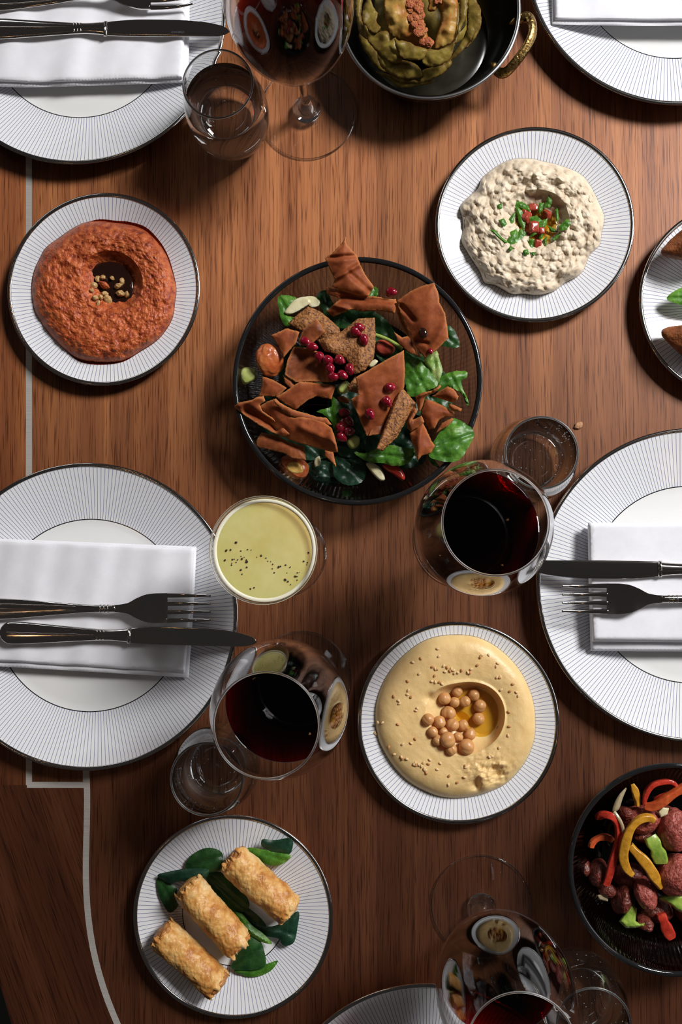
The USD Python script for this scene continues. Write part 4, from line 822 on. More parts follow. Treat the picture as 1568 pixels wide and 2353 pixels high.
def roll(name, label, p0, p1, rad, z, seed, browned):
    A, B = at(*CR([p0])[0], z), at(*CR([p1])[0], z); ax = B-A; L = np.linalg.norm(ax); ax /= L
    n, s = 130, 96; u = np.linspace(0, 1, n); th = np.arange(s)*2*PI/s
    side = np.cross([0, 0, 1.0], ax); side /= np.linalg.norm(side); upv = np.cross(ax, side)
    U, TH = np.meshgrid(u, th, indexing='ij')
    prof = np.clip(1-((np.abs(U-.5)*2))**14, 0, 1)**.5*.16+.84
    endc = np.clip((np.abs(U-.5)*2-.86)/.14, 0, 1)
    q = np.stack([np.cos(TH)*1.6, np.sin(TH)*1.6, U*5], -1)
    R = rad*prof*(1+.15*(meshkit.fbm(q*.8+seed*9, 3, seed)-.5)*2 + .045*(meshkit.fbm(q*5+seed*3, 3, seed+21)-.5)*2 - .05*np.abs(meshkit.noise(q*2.3+seed*5)-.5) + .30*endc*(meshkit.fbm(q*2.6+seed, 3, seed+5)-.5)*2 + .035*np.sin(TH*2+U*3+seed))
    # the overlapping edge of the rolled sheet, and soft ridges across
    R = R + rad*.055*(((TH*1.0+seed+U*.5) % (2*PI))/(2*PI)-.5) + rad*.02*np.sin(U*26+2*np.sin(TH+seed))
    V = A + (U*L)[..., None]*ax + (R*np.cos(TH))[..., None]*side + (R*np.sin(TH))[..., None]*upv
    V = V + (endc*rad*.5*(meshkit.fbm(q*2.2+40+seed, 3, seed+9)-.5)*2)[..., None]*ax
    V = V.reshape(-1, 3)
    i, j = np.meshgrid(np.arange(n-1), np.arange(s), indexing='ij'); j2 = (j+1) % s
    qd = np.stack([i*s+j, i*s+j2, (i+1)*s+j2, (i+1)*s+j], -1).reshape(-1, 4); F = [qd[:, [0, 1, 2]], qd[:, [0, 2, 3]]]
    t = thing(name, label, 'fried roll', tuple(A*.5+B*.5-np.array([0, 0, rad])))
    part(t, 'wrapper', (V, np.vstack(F)), 'pastry', True, world=True)
    for e, (P, sg_) in enumerate(((A, 1), (B, -1))):
        tk = []
        rng = np.random.default_rng(seed*7+e)
        # tucked-in crinkled end: a crumpled disc of pastry
        m = trimesh.creation.icosphere(4); v = np.array(m.vertices); d = meshkit.fbm(v*3.2+seed+e, 4, seed+e)
        v = v*(0.80+.42*d)[:, None]; w = v[:, 0:1]*ax*rad*.42+v[:, 1:2]*side*rad*.93+v[:, 2:3]*upv*rad*.93
        part(t, 'crimped_end', (P+ax*sg_*rad*.18+w, np.array(m.faces)), 'pastry_brown' if e == browned or browned == 2 else 'pastry', True, label='crumpled browner end', world=True)
    return t
roll('fried_roll', 'top right golden fried roll of the three, smoothest of them', (765, 365), (1165, 735), .0143, .0295, 1, 0)
roll('fried_roll', 'middle golden fried roll lying between the other two', (455, 560), (815, 975), .0140, .0290, 2, 1)
roll('fried_roll', 'lower left fried roll with the browned crinkled ends', (275, 880), (670, 1245), .0142, .0262, 3, 2)

# ---------------------------------------------------------------- smoked glass bowls
def smoked(name, label, px, py, R, H, base_r, mw='smoke'):
    p = at(px, py, H); p[2] = TAB
    t = thing(name, label, 'bowl', p)
    outer = curve([(base_r, 0), (base_r*1.12, .003), (R*.80, H*.42), (R*.93, H*.72), (R-.0016, H)], 26)
    n = 360
    rib = lambda th, k: 1+.004*np.cos(th*75)*np.clip(1-abs(k-14)/14, 0, 1)
    inner = outer[::-1].copy(); inner[:, 0] -= .0022; inner[:, 1] += .0022; inner[0, 1] = H
    part(t, 'wall', lathe(np.vstack([outer, inner, outer[:1]]), n, rib), mw, True)
    part(t, 'base', lathe([(0, 0.0008), (base_r*.98, 0.0), (base_r*1.1, .0024), (base_r*1.08, .0052), (base_r*.9, .0042), (0, .004)], 96), 'smoke_dark', True, label='thick dark glass base')
    part(t, 'rim', lathe([(R-.0024+.0024*math.cos(a), H+.0006+.0021*math.sin(a)) for a in np.linspace(0, 2*PI, 17)], n//2), 'smoke_rim', True, label='rounded black glass rim')
    return t
smoked('smoked_glass_bowl', 'large smoked ribbed glass bowl of fattoush salad at the centre', 820.5, 875, .1095, .045, .062)
smoked('smoked_glass_bowl', 'smaller smoked ribbed glass bowl of sausage and peppers at the lower right', 1549, 1997, .0895, .045, .052, 'smoke2')

# ---------------------------------------------------------------- salad
S = crop(500, 540, 2.45)
lt = [('deep green spinach leaf right of the central crisp', 'leaf', [(1060, 668), (1110, 690), (1160, 712), (1210, 780), (1242, 842), (1180, 878), (1120, 908), (1075, 900), (1058, 830), (1058, 740)], 52, 4),
 ('pale frilly romaine piece below the right-hand crisp', 'leaf_light', [(1160, 700), (1228, 645), (1250, 700), (1268, 765), (1235, 840), (1210, 785)], 54, 3),
 ('lettuce leaf with white rib at the right rim of the salad', 'leaf', [(1245, 815), (1310, 772), (1400, 765), (1406, 800), (1372, 832), (1416, 940), (1402, 956), (1370, 890), (1300, 855), (1240, 880)], 46, 3),
 ('large bright lettuce leaf hanging over the lower right rim', 'leaf', [(1320, 1030), (1400, 1065), (1446, 1115), (1422, 1180), (1362, 1266), (1280, 1276), (1200, 1252), (1190, 1210), (1225, 1150), (1260, 1100)], 50, 5),
 ('bright frilly lettuce below the tall toasted crisp', 'leaf', [(770, 1222), (850, 1225), (930, 1185), (1000, 1185), (1060, 1200), (1105, 1212), (1075, 1285), (1000, 1300), (930, 1285), (860, 1280), (800, 1252)], 42, 3),
 ('green lettuce strip between the folded crisp and the central crisp', 'leaf', [(640, 905), (690, 955), (692, 1080), (672, 1170), (645, 1060), (590, 1005), (560, 990), (640, 965)], 40, 2),
 ('spinach leaf standing at the upper left of the salad beside white radish', 'leaf', [(345, 345), (440, 350), (425, 400), (395, 450), (440, 470), (400, 515), (368, 495), (348, 430)], 44, 3),
 ('dark leaf edge behind the right-hand crisp', 'leaf_dark', [(1290, 510), (1340, 545), (1362, 630), (1260, 622), (1240, 580)], 45, 2),
 ('small green leaf between the two top crisps', 'leaf', [(840, 350), (890, 290), (905, 330), (880, 365)], 48, 1),
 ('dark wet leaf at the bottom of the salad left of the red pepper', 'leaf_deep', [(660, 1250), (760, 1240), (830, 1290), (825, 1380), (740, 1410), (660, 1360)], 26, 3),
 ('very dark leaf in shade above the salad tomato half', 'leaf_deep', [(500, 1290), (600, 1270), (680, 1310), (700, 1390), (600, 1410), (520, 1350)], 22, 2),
 ('small loose leaf scrap low in the salad bowl', 'leaf', [(705, 1440), (755, 1440), (750, 1465), (715, 1475)], 20, .8),
 ('narrow green shoot right of the lower crisps', 'leaf', [(1180, 1245), (1215, 1260), (1250, 1310), (1215, 1295)], 40, .6),
 ('frilly lettuce edge between the lower crisps', 'leaf', [(1050, 1240), (1100, 1200), (1112, 1225), (1080, 1280), (1010, 1300)], 43, 1),
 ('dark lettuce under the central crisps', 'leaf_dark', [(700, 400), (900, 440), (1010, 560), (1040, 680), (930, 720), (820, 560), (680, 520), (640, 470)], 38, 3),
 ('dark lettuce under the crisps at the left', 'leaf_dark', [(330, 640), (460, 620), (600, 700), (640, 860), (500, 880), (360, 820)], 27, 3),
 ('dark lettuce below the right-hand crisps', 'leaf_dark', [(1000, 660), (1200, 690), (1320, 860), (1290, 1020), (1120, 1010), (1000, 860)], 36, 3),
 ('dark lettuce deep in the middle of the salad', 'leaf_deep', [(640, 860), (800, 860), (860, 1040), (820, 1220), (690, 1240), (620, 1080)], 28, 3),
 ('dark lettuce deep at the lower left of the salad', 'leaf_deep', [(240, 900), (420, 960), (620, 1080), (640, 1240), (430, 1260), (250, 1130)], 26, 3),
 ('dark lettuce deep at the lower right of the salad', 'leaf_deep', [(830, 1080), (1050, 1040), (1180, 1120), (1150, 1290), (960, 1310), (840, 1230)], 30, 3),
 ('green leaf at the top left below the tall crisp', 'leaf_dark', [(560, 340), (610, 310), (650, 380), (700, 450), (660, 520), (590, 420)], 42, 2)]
for k, (lb, mm, P, z, bu) in enumerate(lt):
    P = S(P); c = P.mean(0); d = P[np.argmax(np.linalg.norm(P-c, axis=1))]-c
    one('lettuce_leaf', sheet(P, z, (4*math.sin(k*1.7+1), 4*math.cos(k*2.3)), bu, 2.6, .06, thick=.7, res=4, seed=k+30, smooth=True, jag=.5, ridges=[(tuple(c-d*.9), tuple(c+d*.9), -1.5, 4)], edge=1.0), mm, lb, 'lettuce')
one('green_stem', tube(curve([at(*S([q])[0], .050) for q in [(890, 562), (940, 580), (990, 605), (1040, 640)]], 14), .0016, 10), 'stem', 'pale green stem crossing the gap behind the central crisp', 'stem')
def veg(name, label, cat, P, z0, z1, r, mm, seed, noise=.4, smooth=True):
    return one(name, pillow(S(P), z0, z1, r, noise, .06, (), 4, seed, smooth), mm, label, cat, None, True)
veg('radish_slice', 'white radish slice at the upper left of the salad', 'radish', [(375, 440), (400, 400), (440, 360), (500, 348), (525, 380), (480, 415), (420, 445)], 44, 47.5, 3, 'white_veg', 1)
veg('radish_slice', 'pale vegetable slice behind the white radish', 'radish', [(490, 350), (540, 345), (578, 370), (570, 400), (530, 410), (505, 390)], 42, 45, 3, 'white_veg', 2)
veg('cucumber_chunk', 'pale cucumber chunk at the far left of the salad', 'cucumber', [(122, 780), (150, 745), (215, 755), (222, 800), (190, 830), (145, 842)], 31, 41, 8, 'cuke', 3, 1)
veg('cucumber_chunk', 'cucumber chunk below the central crisp', 'cucumber', [(725, 1160), (760, 1130), (800, 1140), (795, 1185), (755, 1205)], 34, 44, 7, 'cuke', 4, .8)
veg('cucumber_chunk', 'small pale cucumber bit under the pomegranate cluster', 'cucumber', [(675, 860), (720, 820), (750, 845), (735, 885), (690, 895)], 40, 48, 6, 'cuke', 5, .8)
veg('cucumber_chunk', 'pale wedge tucked left of the central crisp top', 'cucumber', [(850, 720), (885, 700), (905, 712), (880, 740), (855, 745)], 50, 54, 4, 'white_veg', 6)
one('tomato_chunk', blob(at(*S([(295, 705)])[0], .044), (.0125, .0145, .009), (.2, .3, .2), .16, 1.6, 77, 4), 'tomato', 'orange tomato chunk at the left of the salad', 'tomato', None, True)
veg('tomato_chunk', 'dark red tomato chunk behind the central crisp', 'tomato', [(895, 600), (940, 590), (1000, 630), (985, 670), (930, 680), (890, 650)], 38, 46, 8, 'tomato_red', 8, .8)
veg('red_pepper_slice', 'red pepper slice at the bottom of the salad', 'pepper', [(930, 1292), (990, 1285), (1030, 1310), (1057, 1362), (1040, 1382), (990, 1348), (945, 1320)], 30, 37, 6, 'red_pep', 9, .4)
veg('onion_slice', 'white onion slice left of the red pepper in the salad', 'onion', [(835, 1285), (880, 1285), (925, 1320), (944, 1375), (915, 1382), (870, 1340)], 29, 34, 5, 'white_veg', 10)
veg('onion_slice', 'small onion bit below the folded crisp', 'onion', [(545, 1265), (575, 1245), (580, 1290), (550, 1305)], 27, 31, 4, 'white_veg', 11)
tm = thing('tomato_half', 'halved cherry tomato cut side up at the lower left of the salad', 'tomato', at(*S([(430, 1312)])[0], .020))
part(tm, 'skin', pillow(S([(342, 1310), (352, 1262), (390, 1240), (450, 1245), (505, 1285), (514, 1330), (490, 1372), (440, 1386), (380, 1372)]), 20, 33, 14, .2, .05, (), 4, 12, True), 'tomato', True, world=True)
part(tm, 'seed_core', pillow(S([(388, 1310), (400, 1280), (440, 1276), (478, 1300), (484, 1330), (460, 1345), (415, 1340)]), 31, 34.2, 6, .5, .1, (), 3, 13, True), 'tomato_seed', True, label='yellow seedy centre', world=True)

H = lambda pts: [((780+x/4.751-500)*2.45, (780+y/4.751-540)*2.45) for x, y in pts]
G = lambda pts: [((520+x/4.9-500)*2.45, (820+y/4.9-540)*2.45) for x, y in pts]
# pita crisps: (label, material, outline, z, tilt, bulge, waves, ridges)
def Rg(a, b, amp, w): a, b = S([a, b]); return (tuple(a), tuple(b), amp, w)
crisps = [
 ('tall star-shaped crisp poking over the top rim of the salad bowl', 'chip', [(722, 10), (703, 42), (640, 110), (605, 128), (640, 210), (662, 250), (645, 292), (700, 312), (790, 340), (850, 346), (882, 292), (830, 220), (802, 160), (786, 115), (745, 72), (724, 45)], 62, (0, -9), 3, [], [Rg((610, 130), (790, 115), -3, 5), Rg((660, 250), (800, 165), 3.5, 5), Rg((740, 210), (860, 320), -2.5, 7)]),
 ('wide bent crisp across the top under the star-shaped one', 'chip', [(612, 295), (700, 308), (800, 343), (900, 350), (1005, 365), (1012, 392), (1000, 442), (900, 425), (820, 432), (750, 420), (650, 462), (612, 430), (660, 385), (690, 360), (615, 330)], 54, (0, -4), 2, [], [Rg((700, 350), (1000, 375), -4, 6), Rg((650, 390), (740, 420), 3, 6)]),
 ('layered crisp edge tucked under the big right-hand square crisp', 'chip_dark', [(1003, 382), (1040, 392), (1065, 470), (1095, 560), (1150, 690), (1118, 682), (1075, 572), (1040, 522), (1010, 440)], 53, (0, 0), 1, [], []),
 ('big square crisp with a drop of dressing at the upper right of the salad', 'chip', [(1220, 268), (1140, 290), (1080, 320), (1010, 370), (1030, 440), (1062, 520), (1092, 570), (1110, 622), (1167, 692), (1232, 650), (1302, 580), (1292, 500), (1282, 440), (1250, 380), (1245, 330)], 66, (5, -3), 3, [], [Rg((1035, 400), (1105, 480), -3, 5), Rg((1270, 520), (1200, 650), 2, 8), Rg((1120, 600), (1180, 610), -2.5, 4)]),
 ('small pointed crisp below the left edge of the square crisp', 'chip', [(995, 545), (1040, 577), (1092, 562), (1112, 612), (1132, 682), (1080, 665), (1020, 612)], 60, (0, 3), 1.5, [], []),
 ('toasted rough crisp at the upper left next to the radish', 'toast', [(510, 402), (580, 430), (640, 480), (685, 522), (700, 565), (620, 610), (560, 590), (460, 535), (398, 497), (440, 455)], 54, (2, 2), 3, [], []),
 ('small smooth brown crisp stuck on the rough upper left crisp', 'chip_dark', [(560, 472), (480, 528), (455, 602), (520, 622), (570, 580), (607, 545), (582, 498)], 58, (0, -3), 2, [], []),
 ('large toasted rough crisp sprinkled with pomegranate at the middle', 'toast', [(886, 465), (790, 470), (740, 512), (690, 547), (560, 592), (602, 652), (720, 692), (772, 787), (832, 762), (882, 692), (891, 602), (889, 520)], 59, (4, -2), 3, [], [Rg((600, 560), (640, 640), 4, 18)]),
 ('smooth triangular crisp at the far left over the tomato chunk', 'chip', [(300, 565), (390, 525), (462, 545), (442, 610), (372, 690), (342, 622)], 55, (-3, 0), 2, [], []),
 ('dark shiny curled crisp left of the pomegranate cluster', 'chip_dark', [(430, 628), (500, 635), (560, 660), (612, 742), (627, 827), (540, 822), (440, 827), (378, 787), (395, 702)], 54, (2, 0), -2.5, [], [Rg((600, 720), (625, 825), 4, 7), Rg((430, 640), (560, 660), 2.5, 6)]),
 ('narrow crisp edge under the dark curled crisp', 'chip', [(368, 788), (412, 815), (445, 852), (420, 875), (380, 835)], 48, (0, 0), 1, [], []),
 ('reddish crisp half hidden at the left above the folded pile', 'chip', [(250, 793), (312, 815), (392, 860), (340, 912), (232, 908), (248, 850)], 46, (0, 4), 2, [], []),
 ('long rippled crisp on top of the folded pile at the left', 'chip', [(330, 912), (400, 868), (460, 826), (540, 830), (668, 846), (642, 926), (560, 908), (510, 930), (440, 985), (380, 950)], 55, (0, 2), 2, [(1.1, 55, 1.6, 0.3)], []),
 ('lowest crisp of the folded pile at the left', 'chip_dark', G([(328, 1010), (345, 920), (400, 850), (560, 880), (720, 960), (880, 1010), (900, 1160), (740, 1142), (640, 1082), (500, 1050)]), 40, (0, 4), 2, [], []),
 ('outer left fold of the crisp pile, resting on the bowl rim', 'chip', G([(90, 562), (130, 518), (300, 482), (330, 455), (420, 440), (442, 500), (380, 540), (410, 610), (560, 730), (740, 870), (640, 905), (500, 845), (360, 765), (230, 672), (150, 615)]), 51, (4, -9), 2, [], [Rg((115, 960), (235, 915), 2.5, 5), Rg((165, 985), (330, 1085), -8, 9)]),
 ('back edge layer of the crisp pile at the left', 'chip', G([(530, 470), (640, 535), (760, 598), (900, 635), (1020, 672), (1135, 688), (1192, 765), (1150, 770), (1000, 735), (850, 700), (730, 670), (640, 610), (550, 530)]), 55, (0, -2), 1, [], []),
 ('broad front crisp of the folded pile at the left', 'chip', G([(365, 560), (470, 500), (560, 470), (610, 520), (660, 612), (740, 678), (850, 676), (980, 692), (1100, 735), (1192, 805), (1222, 900), (1256, 1030), (1250, 1078), (1150, 1062), (1000, 1020), (850, 980), (700, 930), (560, 820), (440, 660)]), 54, (5, -8), 2, [], [Rg((430, 945), (660, 1075), -11, 12), Rg((640, 1130), (675, 1210), 4, 10), Rg((430, 930), (600, 1010), 3, 5), Rg((470, 1080), (660, 1170), 3, 9)]),
 ('thin strip of crisp hanging below the folded pile', 'chip', [(600, 1205), (652, 1222), (670, 1306), (635, 1272), (605, 1245)], 40, (0, 5), 1, [], []),
 ('small pointed crisp left of the central crisp', 'toast', [(780, 788), (792, 892), (738, 878), (733, 850)], 54, (0, 0), 1, [], []),
 ('tiny crisp fragment above the lettuce at the middle', 'chip', [(672, 912), (712, 905), (745, 928), (742, 952), (690, 940)], 42, (0, 0), 1, [], []),
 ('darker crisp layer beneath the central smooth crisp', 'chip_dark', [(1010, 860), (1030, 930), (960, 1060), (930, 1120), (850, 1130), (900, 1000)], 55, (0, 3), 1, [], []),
 ('large smooth central crisp with three pomegranate seeds', 'chip', [(1050, 648), (1057, 760), (1052, 860), (1000, 952), (930, 1080), (840, 1132), (790, 1010), (750, 925), (792, 900), (780, 800), (850, 760), (950, 702)], 64, (-4, -4), 3, [(2.3, 90, 1.0, 0)], [Rg((800, 900), (780, 1000), 2.5, 7)]),
 ('tall toasted wedge of crisp standing below the central crisp', 'toast', [(1045, 863), (1117, 945), (1082, 1012), (1010, 1142), (930, 1217), (893, 1205), (940, 1080), (982, 962), (1012, 900)], 62, (-6, 0), 3, [], [Rg((1030, 880), (900, 1205), 3, 6)]),
 ('rounded crisp at the middle of the right-hand curls', 'chip', H([(940, 650), (1050, 680), (1200, 760), (1262, 800), (1240, 842), (1150, 850), (1090, 880), (1040, 975), (980, 985), (940, 900), (890, 830), (900, 760)]), 55, (3, -6), 3, [], []),
 ('curling ribbon crisp arching up at the right of the toasted wedge', 'chip', H([(832, 625), (900, 580), (1010, 560), (1100, 493), (1112, 510), (1050, 578), (960, 612), (930, 655), (905, 745), (868, 805), (848, 700)]), 61, (4, -4), 2, [], [Rg((1140, 905), (1260, 860), 3, 4)]),
 ('rounded flap crisp at the right end of the curls', 'chip', H([(1010, 622), (1100, 560), (1180, 512), (1250, 540), (1302, 620), (1290, 662), (1230, 690), (1150, 662), (1060, 632)]), 60, (6, -6), 2.5, [], []),
 ('short pointed crisp sticking out to the right of the curls', 'chip', H([(1190, 690), (1260, 720), (1338, 755), (1330, 788), (1250, 782), (1200, 748)]), 57, (4, 2), 1.5, [], []),
 ('folded crisp corner left of the right-hand curls', 'chip_dark', H([(732, 892), (760, 740), (830, 700), (850, 790), (802, 878), (900, 832), (932, 900), (860, 962), (780, 1012), (738, 960)]), 58, (2, 0), 2, [], [Rg((1075, 1060), (1120, 990), 4, 6)]),
 ('ragged crisp strip hanging down at the lower right', 'chip', H([(910, 898), (950, 980), (1010, 1110), (1047, 1160), (1000, 1242), (900, 1272), (855, 1327), (820, 1180), (780, 1090), (768, 1030), (850, 960)]), 57, (4, 4), 3, [], [Rg((1140, 1100), (1130, 1250), 2.5, 8)]),
 ('slim crisp sliver behind the bright lower right lettuce', 'chip', [(1230, 1112), (1262, 1060), (1322, 1028), (1332, 1040), (1290, 1082)], 53, (0, 0), 1, [], []),
]
for k, (lb, mm, P, z, tl, bu, wv, rg) in enumerate(crisps):
    pr = one('pita_crisp', sheet(S(P), z, (tl[0]*1.4+5*math.sin(k*2.4), tl[1]*1.4+4*math.cos(k*1.9)), bu*1.5, 3.6, .018, wv, rg, 1.2, 3.0, k+60, False, .32), mm, lb, 'pita crisp', None, True)
    UsdGeom.PrimvarsAPI(pr).CreatePrimvar('rimness', Sdf.ValueTypeNames.FloatArray, 'vertex').Set(RIM['d'].astype(np.float32).tolist())
seeds = [(780, 545, 0), (800, 522, 0), (825, 590, 0), (495, 600, 1), (535, 630, 1), (575, 690, 1), (625, 705, 2), (690, 705, 2), (635, 757, 2), (652, 800, 2), (705, 790, 2), (745, 757, 2), (975, 858, 3), (955, 940, 3), (860, 1010, 3), (715, 1000, 4), (715, 1060, 4), (740, 1050, 4), (745, 1105, 4), (692, 1090, 4), (700, 1140, 4), (980, 322, 5), (1200, 655, 6)]
sl = ['pomegranate seed on the rough middle crisp near the top', 'pomegranate seed left of the central cluster, over dark crisps', 'pomegranate seed in the tight cluster at the salad middle', 'pomegranate seed lying on the large smooth central crisp', 'dark pomegranate seed in the gap left of the central crisp', 'lone pale pomegranate seed at the top behind the square crisp', 'lone small dark seed at the lower corner of the square crisp']
SR = {}
for gq in range(5):
    ix = [i for i, q in enumerate(seeds) if q[2] == gq]
    for i, v_ in zip(ix, rows([seeds[i] for i in ix], 2)): SR[i] = v_
zz = [62.5, 60, 62.5, 68, 44, 56, 68]
for k, (x, y, gk) in enumerate(seeds):
    p = S([(x, y)])[0]; s = .55 if gk == 6 else 1
    one('pomegranate_seed', blob(at(p[0], p[1], zz[gk]/1000+.001), (.0052*s, .0040*s, .0038*s), (.2*math.sin(k), .3*math.cos(k), -.6+.7*math.sin(k*2.2)), .10, 1.3, k+200, 3, shape=lambda v: v*np.c_[np.ones(len(v)), 1-.25*v[:, 0], 1-.25*v[:, 0]]), 'pome', sl[gk] if gk > 4 else sl[gk] + ', %s, %s' % (SR[k][0].replace(' from the top', ''), SR[k][1].split()[0]), 'pomegranate seed', 'pomegranate seeds on the salad')
for k, (x, y) in enumerate([(1158, 552)]):
    p = S([(x, y)])[0]; one('dressing_drop', blob(at(p[0], p[1], .0722), (.0038, .0046, .0016), (0, 0, .3), .1, 1.4, 3, 3), 'molasses', 'dark shiny drop of dressing on the big square crisp', 'dressing')

# ---------------------------------------------------------------- sausage and peppers
Q = crop(1300, 1740, 4.612)
def strip(name, label, path, w, z, mm, th=5.0, tw=0.0, seed=0):
    """A curved slice of pepper: path in crop pixels, w its width in crop pixels."""
    zz_ = np.broadcast_to(np.asarray(z, float), (len(path),)); q = Q(path); P = np.array([at(a, b, c/1000) for (a, b), c in zip(q, zz_)])
    P = curve(P, 34); n = len(P); u = np.linspace(0, 1, n)
    hw = (w/4.612/pxm(.04))/2*.94*(1+.13*np.sin(u*7+seed)+.06*np.sin(u*17+2*seed))*(1-.25*np.abs(u-.5)**3*8)
    up = np.stack([np.sin(tw+.5*np.sin(u*3+seed))*np.ones(n)*.6, .3*np.cos(u*3+seed), np.ones(n)], 1)
    v, f = tube(P, hw, 16, (th/2000)/hw, True, up, True)
    return one(name, (v, f), mm, label, 'pepper strip', None, 45)
sz = [('sausage', 'big round sausage slice at the right edge, upper one', 1150, 770, 165, 215, 34, 16, .2), ('sausage', 'big sausage slice at the right edge below the upper one', 1170, 1240, 185, 215, 34, 17, .5), ('sausage', 'crusty sausage slice behind the curled yellow pepper', 810, 660, 195, 150, 26, 14, .1),
 ('sausage', 'sausage chunk at the middle below the yellow strip', 850, 1440, 115, 175, 26, 14, -.4), ('sausage_dark', 'browned sausage chunk at the left of the dish', 345, 1220, 105, 140, 17, 14, .2), ('sausage_dark', 'browned sausage chunk at the lower left beside the green pepper', 600, 1500, 95, 160, 16, 14, .3),
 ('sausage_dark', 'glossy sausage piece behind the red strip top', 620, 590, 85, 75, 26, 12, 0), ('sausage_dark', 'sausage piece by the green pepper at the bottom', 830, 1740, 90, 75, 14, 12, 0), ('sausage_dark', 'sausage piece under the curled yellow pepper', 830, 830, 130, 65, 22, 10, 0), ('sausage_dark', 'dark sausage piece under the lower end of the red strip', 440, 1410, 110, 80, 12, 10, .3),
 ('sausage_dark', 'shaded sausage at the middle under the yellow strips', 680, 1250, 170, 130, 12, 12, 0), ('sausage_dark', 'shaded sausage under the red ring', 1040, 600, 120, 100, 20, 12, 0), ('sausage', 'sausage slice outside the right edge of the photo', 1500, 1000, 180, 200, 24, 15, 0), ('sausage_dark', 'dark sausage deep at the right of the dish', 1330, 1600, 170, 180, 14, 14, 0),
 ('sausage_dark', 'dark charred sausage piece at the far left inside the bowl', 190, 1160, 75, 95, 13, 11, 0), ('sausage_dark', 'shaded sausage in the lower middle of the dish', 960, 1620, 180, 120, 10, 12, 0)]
for k, (mm, lb, x, y, rx, ry, z, tz, a) in enumerate(sz):
    p = Q([(x, y)])[0]; s = 4.612*pxm(.035)
    one('sausage_piece', blob(at(p[0], p[1], z/1000), (rx/s, ry/s, tz/1000), (.25*math.sin(k*2), .25*math.cos(k), -a), .16, 1.5, k+300, 4), mm, lb, 'sausage')
strip('pepper_strip', 'long red pepper strip at the left of the sausage dish', [(350, 640), (430, 610), (510, 640), (565, 740), (560, 880), (515, 1050), (480, 1190), (430, 1350)], 88, [34, 40, 42, 40, 38, 37, 35, 32], 'red_pep', seed=1)
strip('pepper_strip', 'short red pepper strip left of the long red one', [(270, 955), (300, 890), (370, 850), (500, 880)], 70, 26, 'orange_pep', seed=2)
strip('pepper_strip', 'yellow pepper strip bent like a hook at the middle', [(935, 665), (880, 640), (790, 660), (690, 760), (640, 900), (615, 1050), (640, 1160), (700, 1240)], 98, [44, 45, 46, 46, 45, 43, 42, 40], 'yellow_pep', 6, seed=3)
strip('pepper_strip', 'glossy straight yellow pepper strip at the middle', [(680, 930), (760, 1020), (860, 1130), (935, 1250), (1010, 1375)], 112, [36, 38, 41, 41, 39], 'yellow_pep', 6, seed=4)
strip('pepper_strip', 'small yellow pepper strip at the top of the dish', [(710, 285), (745, 380), (765, 510)], 74, [34, 36, 36], 'yellow_pep', seed=5)
strip('pepper_strip', 'red pepper ring curl at the top of the dish', [(830, 490), (850, 400), (920, 300), (1040, 262), (1140, 275), (1170, 330), (1090, 400), (960, 470)], 56, [38, 40, 42, 43, 43, 42, 40, 38], 'red_pep', 7, seed=6)
strip('pepper_strip', 'orange-red pepper strip slanting to the right edge at the top', [(850, 520), (980, 500), (1110, 410), (1240, 330), (1380, 260)], 100, [40, 44, 46, 46, 44], 'orange_pep', 6, seed=7)
strip('pepper_strip', 'green pepper piece between the yellow strip and sausage', [(895, 840), (950, 940), (990, 1030), (1010, 1110)], 165, [38, 39, 38, 36], 'green_pep', 6, seed=8)
strip('pepper_strip', 'bright red pepper strip at the bottom of the dish', [(1010, 1655), (1060, 1780), (1125, 1915)], 125, [24, 24, 23], 'red_pep', 5, seed=9)
one('pepper_piece', pillow(Q([(565, 1740), (640, 1640), (700, 1550), (760, 1600), (745, 1735), (790, 1765), (842, 1755), (830, 1790), (740, 1810), (640, 1810)]), 20, 27, 7, .8, .06, (), 4, 5), 'green_pep', 'bright green ragged pepper piece at the lower left of the sausage dish', 'pepper', None, True)
one('pepper_piece', pillow(Q([(965, 1490), (1100, 1455), (1260, 1465), (1300, 1620), (1236, 1650), (1170, 1615), (1110, 1560)]), 26, 32, 7, .8, .06, (), 4, 6), 'green_pep', 'yellow-green pepper piece under the lower right sausage', 'pepper', None, True)
one('onion_slice', sheet(Q([(495, 570), (530, 460), (590, 370), (650, 325), (610, 430), (570, 545), (520, 580)]), 34, (0, 0), 2, .5, thick=1.5, res=4, seed=3, smooth=True), 'onion', 'translucent onion slice at the upper left of the sausage dish', 'onion')
one('onion_slice', tube(curve([at(*Q([q])[0], z) for q, z in [((515, 580), .042), ((560, 640), .044), ((600, 720), .044), ((612, 790), .042)]], 12), .0016, 8), 'onion', 'thin onion thread along the long red pepper strip', 'onion')
one('onion_slice', pillow(Q([(320, 1460), (380, 1450), (460, 1470), (450, 1530), (350, 1510)]), 14, 17, 4, .3, .05, (), 4, 8), 'onion', 'brown onion bit at the lower left of the sausage dish', 'onion', None, True)
one('onion_slice', pillow(Q([(980, 580), (1030, 530), (1100, 540), (1080, 610), (1010, 640)]), 36, 39, 4, .3, .05, (), 4, 9), 'white_veg', 'shiny onion bit beside the upper sausage slice', 'onion', None, True)

